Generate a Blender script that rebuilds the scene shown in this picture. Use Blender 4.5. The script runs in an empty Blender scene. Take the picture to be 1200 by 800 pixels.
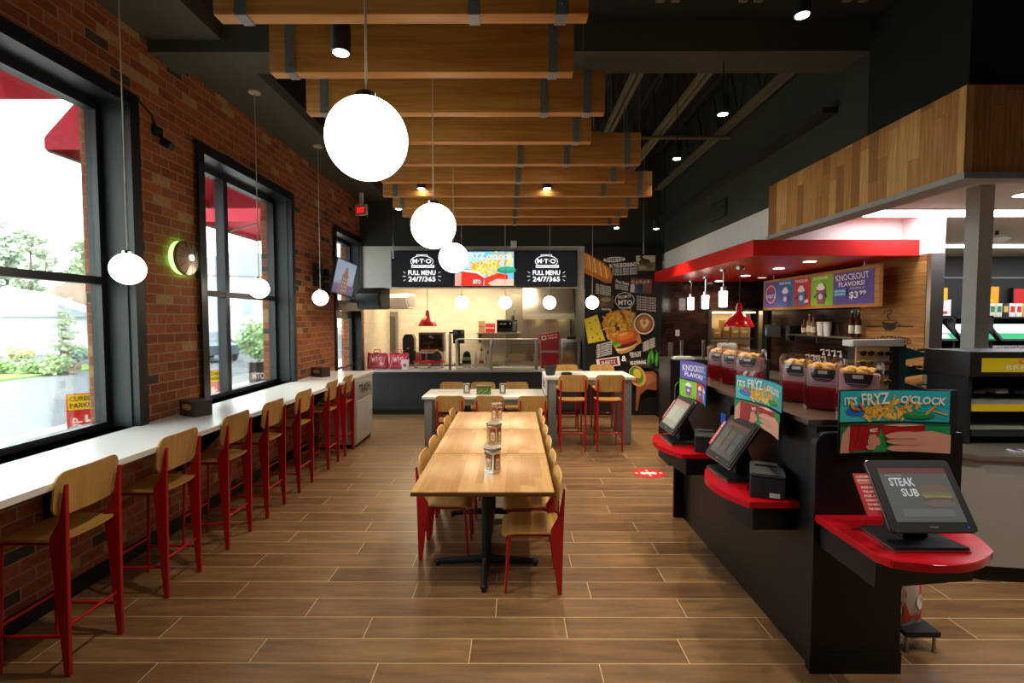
import bpy, bmesh, math, random
from mathutils import Vector, Matrix
SC = bpy.context.scene
COL = SC.collection
PI = math.pi
random.seed(7)

# ---------------------------------------------------------------- camera
F_PX, EYE = 590.0, 1.95
TILT, YAW = math.atan(27/F_PX), math.atan(2/F_PX)
cd = bpy.data.cameras.new('camera'); cam = bpy.data.objects.new('camera', cd); COL.objects.link(cam)
cd.sensor_width = 36; cd.sensor_fit = 'HORIZONTAL'; cd.lens = F_PX/1200*36
cam.location = (0, 0, EYE); cam.rotation_euler = (PI/2-TILT, 0, YAW); cd.clip_end = 300
SC.camera = cam
# ---------------------------------------------------------------- sky and exposure
wd = bpy.data.worlds.new('world'); SC.world = wd; wd.use_nodes = True
wd.node_tree.nodes['Background'].inputs[0].default_value = (0.93, 0.97, 1.0, 1)
wd.node_tree.nodes['Background'].inputs[1].default_value = 6.0
SC.view_settings.view_transform = 'Standard'; SC.view_settings.look = 'None'
SC.view_settings.exposure = 0.58; SC.view_settings.gamma = 1; SC.view_settings.use_curve_mapping = False
SPOT_W = 85; GLOBE_E = 6.0; STRIP_E = 13.0; KITCHEN_E = 13.0; CANOPY_W = 12

# ---------------------------------------------------------------- points read off by sight line at a known depth
def ray(px, py):
    cx = (px-600)/F_PX; cy = (400-py)/F_PX
    y = math.cos(TILT)+cy*math.sin(TILT); z = -math.sin(TILT)+cy*math.cos(TILT)
    return cx*math.cos(YAW)-y*math.sin(YAW), cx*math.sin(YAW)+y*math.cos(YAW), z
def at(px, py, Y):
    X, D, w = ray(px, py); s = Y/D
    return (X*s, Y, EYE+w*s)
def at_x(px, py, X0):
    X, D, w = ray(px, py); s = X0/X
    return (X0, D*s, EYE+w*s)

# ---------------------------------------------------------------- materials
def lin(h):
    h = h.lstrip('#')
    return tuple(((c/12.92) if c <= .04045 else ((c+.055)/1.055)**2.4) for c in (int(h[i:i+2], 16)/255 for i in (0, 2, 4)))+(1,)
MATS = {}
def paint(h, rough=.5, metal=0, name=None, bump=0, coat=0, var=0.04):
    k = (h, rough, metal, bump, coat)
    if k in MATS: return MATS[k]
    m = bpy.data.materials.new(name or 'paint_'+h.strip('#')); m.use_nodes = True
    nt = m.node_tree; b = nt.nodes['Principled BSDF']
    b.inputs['Roughness'].default_value = rough; b.inputs['Metallic'].default_value = metal
    if coat: b.inputs['Coat Weight'].default_value = coat
    c = lin(h); b.inputs['Base Color'].default_value = c
    tc = nt.nodes.new('ShaderNodeTexCoord'); n = nt.nodes.new('ShaderNodeTexNoise'); n.inputs['Scale'].default_value = 9
    n.inputs['Detail'].default_value = 4
    nt.links.new(tc.outputs['Object'], n.inputs['Vector'])
    mx = nt.nodes.new('ShaderNodeMixRGB'); mx.blend_type = 'MULTIPLY'; mx.inputs[0].default_value = var*4
    mx.inputs[1].default_value = c; nt.links.new(n.outputs['Fac'], mx.inputs[2])
    g = nt.nodes.new('ShaderNodeBrightContrast'); g.inputs['Bright'].default_value = 0
    nt.links.new(mx.outputs[0], b.inputs['Base Color'])
    if bump:
        bp = nt.nodes.new('ShaderNodeBump'); bp.inputs['Strength'].default_value = bump; n.inputs['Scale'].default_value = 60
        nt.links.new(n.outputs['Fac'], bp.inputs['Height']); nt.links.new(bp.outputs[0], b.inputs['Normal'])
    MATS[k] = m; return m
def flat(h):                                       # printed ink
    k = ('ink', h)
    if k in MATS: return MATS[k]
    m = bpy.data.materials.new('ink_'+h.strip('#')); m.use_nodes = True
    b = m.node_tree.nodes['Principled BSDF']; b.inputs['Base Color'].default_value = lin(h); b.inputs['Roughness'].default_value = .45
    MATS[k] = m; return m
def glow(h, s):
    k = ('glow', h, s)
    if k in MATS: return MATS[k]
    m = bpy.data.materials.new('glow_'+h.strip('#')); m.use_nodes = True
    b = m.node_tree.nodes['Principled BSDF']; b.inputs['Base Color'].default_value = (.02, .02, .02, 1); b.inputs['Roughness'].default_value = .3
    b.inputs['Emission Color'].default_value = lin(h); b.inputs['Emission Strength'].default_value = s
    MATS[k] = m; return m
def glass(name, tint='F4FAF8', alpha=.12, rough=.02):
    k = ('glass', name)
    if k in MATS: return MATS[k]
    m = bpy.data.materials.new(name); m.use_nodes = True; nt = m.node_tree
    for n in list(nt.nodes): nt.nodes.remove(n)
    o = nt.nodes.new('ShaderNodeOutputMaterial'); t = nt.nodes.new('ShaderNodeBsdfTransparent'); t.inputs[0].default_value = lin(tint)
    g = nt.nodes.new('ShaderNodeBsdfGlossy'); g.inputs['Roughness'].default_value = rough
    fr = nt.nodes.new('ShaderNodeFresnel'); fr.inputs[0].default_value = 1.35
    ad = nt.nodes.new('ShaderNodeMath'); ad.operation = 'MULTIPLY_ADD'; ad.inputs[1].default_value = .6; ad.inputs[2].default_value = alpha*.15
    mx = nt.nodes.new('ShaderNodeMixShader')
    nt.links.new(fr.outputs[0], ad.inputs[0]); nt.links.new(ad.outputs[0], mx.inputs[0]); nt.links.new(t.outputs[0], mx.inputs[1]); nt.links.new(g.outputs[0], mx.inputs[2]); nt.links.new(mx.outputs[0], o.inputs[0])
    MATS[k] = m; return m

class NT:
    def __init__(s, nt): s.nt = nt
    def m(s, op, a, b=None, c=None):
        n = s.nt.nodes.new('ShaderNodeMath'); n.operation = op
        for i, v in enumerate((a, b, c)):
            if v is None: continue
            if isinstance(v, (int, float)): n.inputs[i].default_value = v
            else: s.nt.links.new(v, n.inputs[i])
        return n.outputs[0]
def tiled(name, uax, vax, w, h, gap, offset, tones, mortar, rough=.5, grain=None, bump=.3, jitter=0, metal=0, mrough=.9, gstr=.35, voff=0):
    """courses of rectangular pieces: each piece draws its tone from a ramp; uax / vax = weights of x,y,z"""
    m = bpy.data.materials.new(name); m.use_nodes = True; nt = m.node_tree; b = nt.nodes['Principled BSDF']; k = NT(nt)
    tc = nt.nodes.new('ShaderNodeTexCoord'); sp = nt.nodes.new('ShaderNodeSeparateXYZ'); nt.links.new(tc.outputs['Object'], sp.inputs[0])
    def ax(wt):
        o = None
        for i, q in enumerate(wt):
            if not q: continue
            t = k.m('MULTIPLY', sp.outputs[i], q); o = t if o is None else k.m('ADD', o, t)
        return k.m('ADD', o, 100.0)
    u, v = ax(uax), ax(vax)
    if voff: v = k.m('ADD', v, voff)
    vr = k.m('DIVIDE', v, h); row = k.m('FLOOR', vr); fv = k.m('FRACT', vr)
    sh = k.m('MULTIPLY', row, offset)
    if jitter:
        wn0 = nt.nodes.new('ShaderNodeTexWhiteNoise'); wn0.noise_dimensions = '1D'; nt.links.new(row, wn0.inputs['W'])
        sh = k.m('ADD', sh, k.m('MULTIPLY', wn0.outputs['Value'], jitter))
    ur = k.m('ADD', k.m('DIVIDE', u, w), sh); col = k.m('FLOOR', ur); fu = k.m('FRACT', ur)
    mask = k.m('MAXIMUM', k.m('LESS_THAN', fu, gap/w), k.m('LESS_THAN', fv, gap/h))
    cb = nt.nodes.new('ShaderNodeCombineXYZ'); nt.links.new(col, cb.inputs[0]); nt.links.new(row, cb.inputs[1])
    wn = nt.nodes.new('ShaderNodeTexWhiteNoise'); wn.noise_dimensions = '2D'; nt.links.new(cb.outputs[0], wn.inputs['Vector'])
    cr = nt.nodes.new('ShaderNodeValToRGB'); cr.color_ramp.interpolation = 'CONSTANT'
    els = cr.color_ramp.elements; els[0].position = 0; els[0].color = lin(tones[0][1]); els[1].position = tones[1][0]; els[1].color = lin(tones[1][1])
    for p, c in tones[2:]:
        e = els.new(p); e.color = lin(c)
    nt.links.new(wn.outputs['Value'], cr.inputs[0])
    c = cr.outputs[0]
    cb2 = nt.nodes.new('ShaderNodeCombineXYZ')
    gs = grain or (14, 14)
    nt.links.new(k.m('ADD', k.m('MULTIPLY', u, gs[0]), k.m('MULTIPLY', wn.outputs['Value'], 30)), cb2.inputs[0])
    nt.links.new(k.m('MULTIPLY', v, gs[1]), cb2.inputs[1])
    ns = nt.nodes.new('ShaderNodeTexNoise'); ns.inputs['Scale'].default_value = 1; ns.inputs['Detail'].default_value = 6; ns.inputs['Roughness'].default_value = .65
    nt.links.new(cb2.outputs[0], ns.inputs['Vector'])
    rr = nt.nodes.new('ShaderNodeValToRGB'); rr.color_ramp.elements[0].position = .3; rr.color_ramp.elements[0].color = (1-gstr*1.6,)*3+(1,); rr.color_ramp.elements[1].position = .7; rr.color_ramp.elements[1].color = (1.0+gstr*.3,)*3+(1,)
    nt.links.new(ns.outputs['Fac'], rr.inputs[0])
    mx = nt.nodes.new('ShaderNodeMixRGB'); mx.blend_type = 'MULTIPLY'; mx.inputs[0].default_value = 1
    nt.links.new(c, mx.inputs[1]); nt.links.new(rr.outputs[0], mx.inputs[2])
    m2 = nt.nodes.new('ShaderNodeMixRGB'); nt.links.new(mask, m2.inputs[0]); nt.links.new(mx.outputs[0], m2.inputs[1]); m2.inputs[2].default_value = lin(mortar)
    nt.links.new(m2.outputs[0], b.inputs['Base Color'])
    nt.links.new(k.m('ADD', k.m('MULTIPLY', mask, mrough-rough), rough), b.inputs['Roughness']); b.inputs['Metallic'].default_value = metal
    if bump:
        bp = nt.nodes.new('ShaderNodeBump'); bp.inputs['Strength'].default_value = bump; bp.inputs['Distance'].default_value = .004
        nt.links.new(k.m('SUBTRACT', k.m('MULTIPLY', ns.outputs['Fac'], .35), mask), bp.inputs['Height']); nt.links.new(bp.outputs[0], b.inputs['Normal'])
    return m
def wood(name, c1, c2, axis=0, rough=.45, scale=1.0):
    """grain running along one axis of the piece"""
    m = bpy.data.materials.new(name); m.use_nodes = True; nt = m.node_tree; b = nt.nodes['Principled BSDF']
    tc = nt.nodes.new('ShaderNodeTexCoord'); mp = nt.nodes.new('ShaderNodeMapping'); sc = [14*scale]*3; sc[axis] = 1.0*scale
    mp.inputs['Scale'].default_value = sc; nt.links.new(tc.outputs['Object'], mp.inputs[0])
    oi = nt.nodes.new('ShaderNodeObjectInfo'); cbx = nt.nodes.new('ShaderNodeCombineXYZ')
    ml = nt.nodes.new('ShaderNodeMath'); ml.operation = 'MULTIPLY'; ml.inputs[1].default_value = 40; nt.links.new(oi.outputs['Random'], ml.inputs[0])
    for i in range(3): nt.links.new(ml.outputs[0], cbx.inputs[i])
    nt.links.new(cbx.outputs[0], mp.inputs['Location'])
    ns = nt.nodes.new('ShaderNodeTexNoise'); ns.inputs['Scale'].default_value = 2.2; ns.inputs['Detail'].default_value = 8; ns.inputs['Roughness'].default_value = .62; ns.inputs['Distortion'].default_value = .6
    nt.links.new(mp.outputs[0], ns.inputs['Vector'])
    cr = nt.nodes.new('ShaderNodeValToRGB'); cr.color_ramp.elements[0].position = .33; cr.color_ramp.elements[0].color = lin(c1); cr.color_ramp.elements[1].position = .68; cr.color_ramp.elements[1].color = lin(c2)
    nt.links.new(ns.outputs['Fac'], cr.inputs[0]); nt.links.new(cr.outputs[0], b.inputs['Base Color']); b.inputs['Roughness'].default_value = rough
    return m

BRICK = tiled('brick', (1, 1, 0), (0, 0, 1), .215, .0865, .011, .5,
              [(0, 'A2552A'), (.2, 'AE6030'), (.42, '904822'), (.62, 'A65E36'), (.78, '99522C'), (.88, 'B9905E'), (.95, '4A3A30')], '9A8264', rough=.85, grain=(30, 30), bump=.7, gstr=.25)
FLOOR = tiled('floor_planks', (1, 0, 0), (0, 1, 0), 1.25, .2206, .0055, .5,
              [(0, '8A6A47'), (.18, '8F6E4A'), (.36, '846342'), (.55, '93734F'), (.7, '8C6B49'), (.85, '806041')], 'CDB08A', rough=.33, grain=(1.7, 13), bump=.05, jitter=.25, mrough=.6, gstr=.30, voff=.0397)
WTILE = tiled('white_tile', (1, 1, 0), (0, 0, 1), .31, .105, .004, .5, [(0, 'E9DFCB'), (.5, 'E4D9C4'), (.8, 'ECE3D1')], 'CBBFA9', rough=.25, bump=.2, gstr=.03)
BTILE = tiled('brown_tile', (1, 1, 0), (0, 0, 1), .31, .105, .004, .5, [(0, '2E1A14'), (.4, '38211A'), (.7, '26150F')], '120B08', rough=.16, bump=.2, gstr=.1)
FASCIA = tiled('fascia_boards', (0, 0, 1), (1, 1, 0), .95, .105, .0015, .37,
               [(0, 'CC8E48'), (.2, 'B87C3C'), (.4, 'DCA45C'), (.6, 'A06A30'), (.8, 'C48844')], '5A3A1C', rough=.5, grain=(3, 45), bump=.1, jitter=.7, gstr=.28)
PLANKW = tiled('horizontal_boards', (0, 1, 0), (0, 0, 1), 3.0, .14, .002, .37,
               [(0, 'B87C3C'), (.3, 'A56A2E'), (.6, 'C68C4A')], '5A3A1C', rough=.5, grain=(2.5, 40), bump=.1, jitter=.7, gstr=.4)
SLAT = wood('slat_wood', 'A0641F', 'C68A3C', 0, .5, .8)
BUTCHER = tiled('butcher_block', (0, 1, 0), (1, 0, 0), .9, .055, .0, .3, [(0, 'C09158'), (.3, 'CDA068'), (.6, 'B98950'), (.8, 'D3A970')], 'A07840', rough=.3, grain=(3, 50), bump=0, jitter=.8, gstr=.12)
PLY = wood('plywood', 'B48645', 'CCA05C', 0, .28, .6)
PLYZ = wood('plywood_back', 'B48645', 'CCA05C', 2, .4, .6)
RED = paint('B01018', .35, name='red_enamel', var=.02)
REDTOP = paint('C00E1C', .25, name='red_laminate', var=.02)
CANOPY = paint('D01510', .3, name='canopy_red', var=.02)
BLACK = paint('0B0B0C', .45, name='black_laminate')
BLACKM = paint('111113', .6, name='black_metal')
FRAME = paint('14171A', .4, name='window_frame_black')
JAMB = paint('2A3236', .5, name='jamb_grey')
DKGREEN = paint('34372F', .8, name='dark_olive_paint')
DKCEIL = paint('0E0E0D', .9, name='deck_black')
SOFFIT = paint('48473B', .8, name='soffit_olive')
WHITE = paint('E8E6E0', .5, name='white_paint')
QUARTZ = paint('EDEBE6', .3, name='white_quartz', var=.015)
STEEL = paint('B9B6AE', .3, 1, name='stainless')
GALV = paint('7C8080', .4, .35, name='galvanised', bump=.15)
CHROME = paint('D8D8D8', .12, 1, name='chrome')
GREY = paint('8E9496', .45, name='grey_laminate')
LGREY = paint('A9A8A2', .5, name='light_grey')
GREYWALL = paint('E0DED6', .7, name='pale_grey_wall')
TRUSS = paint('6E6850', .7, name='truss_paint')
GLASS = glass('window_glass')
CLEAR = glass('clear_acrylic', 'F2F2F2', .5)
BAGGY = glass('clear_film', 'F4ECEA', .3, .2)

# ---------------------------------------------------------------- mesh builder
class MB:
    def __init__(s): s.bm = bmesh.new()
    def _add(s, verts, faces):
        vs = [s.bm.verts.new(v) for v in verts]
        for f in faces:
            try: s.bm.faces.new([vs[i] for i in f])
            except ValueError: pass
        return vs
    def box(s, x0, x1, y0, y1, z0, z1, bev=0):
        vs = s._add([(x0, y0, z0), (x1, y0, z0), (x1, y1, z0), (x0, y1, z0), (x0, y0, z1), (x1, y0, z1), (x1, y1, z1), (x0, y1, z1)],
                    [(0, 3, 2, 1), (4, 5, 6, 7), (0, 1, 5, 4), (1, 2, 6, 5), (2, 3, 7, 6), (3, 0, 4, 7)])
        if bev:
            es = list({e for v in vs for e in v.link_edges}); bmesh.ops.bevel(s.bm, geom=es, offset=bev, segments=2, affect='EDGES', profile=.6)
        return s
    def tube(s, p, q, r0, r1=None, n=12, cap=True):
        r1 = r0 if r1 is None else r1; p, q = Vector(p), Vector(q); d = (q-p).normalized()
        a = d.orthogonal().normalized(); b = d.cross(a)
        V = [p+(a*math.cos(t)+b*math.sin(t))*r0 for t in (2*PI*i/n+PI/n for i in range(n))]+[q+(a*math.cos(t)+b*math.sin(t))*r1 for t in (2*PI*i/n+PI/n for i in range(n))]
        F = [(i, (i+1) % n, n+(i+1) % n, n+i) for i in range(n)]
        if cap: F += [tuple(range(n-1, -1, -1)), tuple(range(n, 2*n))]
        s._add(V, F); return s
    def path(s, pts, r, n=8):
        for a, b in zip(pts[:-1], pts[1:]): s.tube(a, b, r, n=n)
        return s
    def lathe(s, prof, c=(0, 0, 0), n=32, M=None):
        V = []; F = []
        for r, z in prof:
            for i in range(n):
                t = 2*PI*i/n; V.append(Vector((r*math.cos(t), r*math.sin(t), z)))
        m = len(prof)
        for j in range(m-1):
            for i in range(n): F.append((j*n+i, j*n+(i+1) % n, (j+1)*n+(i+1) % n, (j+1)*n+i))
        F.append(tuple(range(n-1, -1, -1))); F.append(tuple(range((m-1)*n, m*n)))
        if M: V = [M @ v for v in V]
        s._add([v+Vector(c) for v in V], F); return s
    def prism(s, pts, ax, a, b, bev=0):
        """pts: 2-D outline in the two other axes (in order), extruded along ax"""
        def P(u, v, w): return {'x': (w, u, v), 'y': (u, w, v), 'z': (u, v, w)}[ax]
        n = len(pts); V = [P(u, v, a) for u, v in pts]+[P(u, v, b) for u, v in pts]
        F = [tuple(range(n)), tuple(range(2*n-1, n-1, -1))]+[(i, n+i, n+(i+1) % n, (i+1) % n) for i in range(n)]
        vs = s._add(V, F)
        if bev:
            es = [e for e in {e for v in vs for e in v.link_edges}]; bmesh.ops.bevel(s.bm, geom=es, offset=bev, segments=2, affect='EDGES')
        return s
    def ball(s, c, r, sc=(1, 1, 1), u=24, v=14, M=None):
        prof = [(max(.0005, r*math.sin(PI*i/v)), -r*math.cos(PI*i/v)) for i in range(v+1)]
        mm = Matrix.Diagonal(Vector(sc)).to_3x3(); mm = (M @ mm) if M else mm
        return s.lathe(prof, c, u, mm)
    def quadbox(s, q, t):
        """a slab: four corner points of the face, thickened by t away from the face normal"""
        q = [Vector(p) for p in q]; n = (q[1]-q[0]).cross(q[3]-q[0]).normalized()
        V = q+[p-n*t for p in q]
        s._add(V, [(0, 1, 2, 3), (7, 6, 5, 4), (0, 4, 5, 1), (1, 5, 6, 2), (2, 6, 7, 3), (3, 7, 4, 0)]); return s
    def sheet(s, w, h, r, t, mapf, cuts=10, vcuts=0):
        """bent board with rounded corners; mapf(u, v, t) -> point"""
        pts = rrect(0, 0, w, h, r); bm = bmesh.new()
        f = bm.faces.new([bm.verts.new((x, y, 0)) for x, y in pts])
        for i in range(1, cuts):
            bmesh.ops.bisect_plane(bm, geom=bm.verts[:]+bm.edges[:]+bm.faces[:], plane_co=(-w/2+w*i/cuts, 0, 0), plane_no=(1, 0, 0))
        for i in range(1, vcuts):
            bmesh.ops.bisect_plane(bm, geom=bm.verts[:]+bm.edges[:]+bm.faces[:], plane_co=(0, -h/2+h*i/vcuts, 0), plane_no=(0, 1, 0))
        ex = bmesh.ops.extrude_face_region(bm, geom=bm.faces[:])
        for v in ex['geom']:
            if isinstance(v, bmesh.types.BMVert): v.co.z = t
        # the extrusion drops nothing: add back the underside is kept by bmesh when edges are boundary
        idx = {}; V = []
        for i, v in enumerate(bm.verts): idx[v] = i; V.append(mapf(v.co.x, v.co.y, v.co.z))
        s._add(V, [[idx[v] for v in f.verts] for f in bm.faces]); bm.free(); return s
    def build(s, name, m, parent=None, smooth=True, loc=None):
        bmesh.ops.recalc_face_normals(s.bm, faces=s.bm.faces[:])
        me = bpy.data.meshes.new(name); s.bm.to_mesh(me); s.bm.free()
        for mm in (m if isinstance(m, list) else [m]): me.materials.append(mm)
        if smooth:
            for p in me.polygons: p.use_smooth = True
            me.set_sharp_from_angle(angle=math.radians(38))
        o = bpy.data.objects.new(name, me); COL.objects.link(o)
        if parent: o.parent = parent
        if loc: o.location = loc
        return o
def rrect(cx, cy, w, h, r, n=5):
    r = min(r, w/2-.0001, h/2-.0001); P = []
    for sx, sy, a0 in ((1, 1, 0), (-1, 1, 90), (-1, -1, 180), (1, -1, 270)):
        for i in range(n+1):
            a = math.radians(a0+90*i/n); P.append((cx+sx*(w/2-r)+r*math.cos(a), cy+sy*(h/2-r)+r*math.sin(a)))
    return P
def thing(name, label, cat, loc=(0, 0, 0), rz=0, group=None):
    o = bpy.data.objects.new(name, None); COL.objects.link(o); o.empty_display_size = .1
    o.location = loc; o.rotation_euler = (0, 0, rz); o['label'] = label; o['category'] = cat
    if group: o['group'] = group
    return o
def tag(o, label, cat, group=None, kind=None):
    o['label'] = label; o['category'] = cat
    if group: o['group'] = group
    if kind: o['kind'] = kind
    return o
def struct(o): o['kind'] = 'structure'; return o
def dup(root, loc, rz, label, group=None):
    r = root.copy(); COL.objects.link(r); r.location = loc; r.rotation_euler = (0, 0, rz); r['label'] = label
    if group: r['group'] = group
    def rec(a, b):
        for ch in list(a.children):
            c = ch.copy(); COL.objects.link(c); c.parent = b; rec(ch, c)
    rec(root, r); return r

# ---------------------------------------------------------------- lettering and printed artwork
_T = {}
def glyphs(txt):
    if txt in _T: return _T[txt]
    cu = bpy.data.curves.new('t', 'FONT'); cu.body = txt; cu.size = 1; cu.offset = .022; cu.resolution_u = 2; cu.fill_mode = 'FRONT'
    ob = bpy.data.objects.new('t', cu); me = bpy.data.meshes.new_from_object(ob)
    V = [tuple(v.co) for v in me.vertices]; F = [tuple(p.vertices) for p in me.polygons]
    bpy.data.objects.remove(ob); bpy.data.meshes.remove(me); bpy.data.curves.remove(cu)
    x0 = min(v[0] for v in V); x1 = max(v[0] for v in V); y0 = min(v[1] for v in V); y1 = max(v[1] for v in V)
    V = [((v[0]-(x0+x1)/2)/(x1-x0), (v[1]-(y0+y1)/2)/(y1-y0)) for v in V]
    _T[txt] = (V, F, (x1-x0)/(y1-y0)); return _T[txt]
class Art:
    """flat printed shapes in their own (u, v) frame, laid on a surface by a mapping (u, v, lift)"""
    def __init__(s, ink=flat, step=.0012): s.L = []; s.ink = ink; s.step = step; s.n = 0
    def add(s, V, F, c): s.n += 1; s.L.append((V, F, c, s.n)); return s
    def poly(s, pts, c): return s.add(pts, [tuple(range(len(pts)))], c)
    def rect(s, x0, y0, x1, y1, c): return s.poly([(x0, y0), (x1, y0), (x1, y1), (x0, y1)], c)
    def ell(s, cx, cy, rx, ry, c, rot=0, n=20):
        a = math.radians(rot); return s.poly([(cx+rx*math.cos(t)*math.cos(a)-ry*math.sin(t)*math.sin(a), cy+rx*math.cos(t)*math.sin(a)+ry*math.sin(t)*math.cos(a)) for t in (2*PI*i/n for i in range(n))], c)
    def line(s, x0, y0, x1, y1, w, c):
        dx, dy = x1-x0, y1-y0; L = math.hypot(dx, dy); nx, ny = -dy/L*w/2, dx/L*w/2
        return s.poly([(x0+nx, y0+ny), (x0-nx, y0-ny), (x1-nx, y1-ny), (x1+nx, y1+ny)], c)
    def bars(s, items, c):                    # many strips as one layer
        V = []; F = []
        for x0, y0, x1, y1, w in items:
            dx, dy = x1-x0, y1-y0; L = math.hypot(dx, dy) or 1; nx, ny = -dy/L*w/2, dx/L*w/2; k = len(V)
            V += [(x0+nx, y0+ny), (x0-nx, y0-ny), (x1-nx, y1-ny), (x1+nx, y1+ny)]; F.append((k, k+1, k+2, k+3))
        return s.add(V, F, c)
    def text(s, t, cx, cy, w, h, c, rot=0, flip=1, warp=None):
        V, F, _ = glyphs(t); a = math.radians(rot); P = []
        for x, y in V:
            yy = y*h*flip+(warp(x) if warp else 0)*h; xx = x*w
            P.append((cx+xx*math.cos(a)-yy*math.sin(a), cy+xx*math.sin(a)+yy*math.cos(a)))
        return s.add(P, F, c)
    def fries(s, cx, cy, w, h, n, up=1, seed=1, cols=('F2B63C', 'E79A22', 'F8CE62')):
        rn = random.Random(seed)
        for c in cols:
            it = []
            for _ in range(n//len(cols)):
                x = cx+rn.uniform(-.5, .5)*w; y = cy+rn.uniform(-.4, .4)*h; a = PI/2+rn.gauss(0, .5); l = h*rn.uniform(.3, .6)
                it.append((x-math.cos(a)*l/2, y-math.sin(a)*l/2, x+math.cos(a)*l/2, y+math.sin(a)*l/2, w*.055))
            s.bars(it, c)
        return s
    def burger(s, cx, cy, r, k=1):            # k = +1 when v grows upward
        s.ell(cx, cy-r*.35*k, r*.95, r*.42, 'A8662C'); s.ell(cx, cy-r*.18*k, r*1.02, r*.28, '5B2A16'); s.ell(cx, cy-r*.02*k, r*1.06, r*.2, '5FA02C')
        s.ell(cx+r*.1, cy+.06*r*k, r*.9, r*.16, 'C22A1C'); s.ell(cx, cy+r*.34*k, r*.98, r*.46, 'C8762C'); s.ell(cx-r*.15, cy+r*.48*k, r*.55, r*.22, 'E0A050')
        return s
    def build(s, name, parent, mapf, cuts=None, u0=0, u1=1, loc=None):
        bm = bmesh.new(); cols = []
        for V, F, c, n in s.L:
            b2 = bmesh.new(); vs = [b2.verts.new((x, y, n)) for x, y in V]
            for f in F:
                try: b2.faces.new([vs[i] for i in f])
                except ValueError: pass
            if cuts:
                for i in range(1, cuts):
                    bmesh.ops.bisect_plane(b2, geom=b2.verts[:]+b2.edges[:]+b2.faces[:], plane_co=(u0+(u1-u0)*i/cuts, 0, 0), plane_no=(1, 0, 0))
            if c not in cols: cols.append(c)
            mi = cols.index(c); idx = {}
            for v in b2.verts: idx[v] = bm.verts.new(mapf(v.co.x, v.co.y, .0015+v.co.z*s.step))
            for f in b2.faces:
                try: nf = bm.faces.new([idx[v] for v in f.verts]); nf.material_index = mi
                except ValueError: pass
            b2.free()
        me = bpy.data.meshes.new(name); bm.to_mesh(me); bm.free()
        for c in cols: me.materials.append(s.ink(c))
        o = bpy.data.objects.new(name, me); COL.objects.link(o)
        if parent: o.parent = parent
        return o
def on_quad(tl, tr, br, bl, lift=1):
    """unit square (v up) onto the parallelogram-ish quad, lifted along its normal"""
    tl, tr, br, bl = map(Vector, (tl, tr, br, bl)); n = (tr-tl).cross(tl-bl).normalized()
    def f(u, v, t): return (bl*(1-u)+br*u)*(1-v)+(tl*(1-u)+tr*u)*v+n*t*lift
    return f
# ================================================================ THE ROOM
XL, YK = -3.1, 10.1           # inner face of the brick wall; line of the kitchen front
def wall_boxes(mb, fixed, y0, y1, z0, z1, holes):
    ys = sorted({y0, y1}|{h[0] for h in holes}|{h[1] for h in holes}); zs = sorted({z0, z1}|{h[2] for h in holes}|{h[3] for h in holes})
    for a, b in zip(ys[:-1], ys[1:]):
        if b <= y0 or a >= y1: continue
        run = None
        for c, d in zip(zs[:-1], zs[1:]):
            hole = any(h[0] < (a+b)/2 < h[1] and h[2] < (c+d)/2 < h[3] for h in holes)
            if not hole: run = (run[0], d) if run else (c, d)
            if (hole or d == zs[-1]) and run: mb.box(fixed[0], fixed[1], a, b, run[0], run[1]); run = None
W1 = (1.7, 4.12, 1.07, 3.70); W2 = (4.98, 7.02, 1.07, 3.62); W3 = (8.70, 10.22, 0.0, 3.50)
b = MB(); wall_boxes(b, (-3.5, XL), -2.0, 10.42, 0, 5.3, [W1, W2, W3]); struct(b.build('wall_left', BRICK, smooth=False))
struct(MB().box(-3.5, XL, 10.42, 12.9, 0, 5.3).build('wall_left_kitchen', WTILE, smooth=False))
struct(MB().box(-3.5, 12, -2.2, 12.9, -.12, 0).build('floor', FLOOR, smooth=False))
struct(MB().box(-3.5, 12, -2.4, -2.2, 0, 5.3).build('wall_front', DKGREEN, smooth=False))
struct(MB().box(-3.5, 3.1, 4.74, 12.9, 5.3, 5.42).build('ceiling_deck', DKCEIL, smooth=False))
struct(MB().box(-3.5, -2.47, -2.2, 4.36, 4.3, 4.45).build('ceiling_near_soffit', SOFFIT, smooth=False))
struct(MB().box(-2.47, 3.1, -2.2, 4.36, 4.45, 4.55).build('ceiling', paint('1C1C19', .9), smooth=False))
struct(MB().box(XL, -2.47, 4.74, 10.42, 4.3, 4.45).build('ceiling_soffit', SOFFIT, smooth=False))
struct(MB().box(-2.47, -2.35, 4.74, 10.42, 4.3, 5.3).build('trim_1', DKCEIL, smooth=False))
struct(MB().box(XL, 3.0, 4.36, 4.74, 4.2, 5.3).build('trim_2', SOFFIT, smooth=False))
struct(MB().box(3.1, 12, -2.2, 3.36, 4.45, 4.55).build('ceiling_right', paint('1C1C19', .9), smooth=False))
struct(MB().box(3.1, 12, 3.36, 12.9, 5.3, 5.42).build('ceiling_roof', DKCEIL, smooth=False))
struct(MB().box(11.8, 12, -2.2, 12.9, 3.47, 5.3).build('wall_right_top', DKGREEN, smooth=False))
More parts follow.
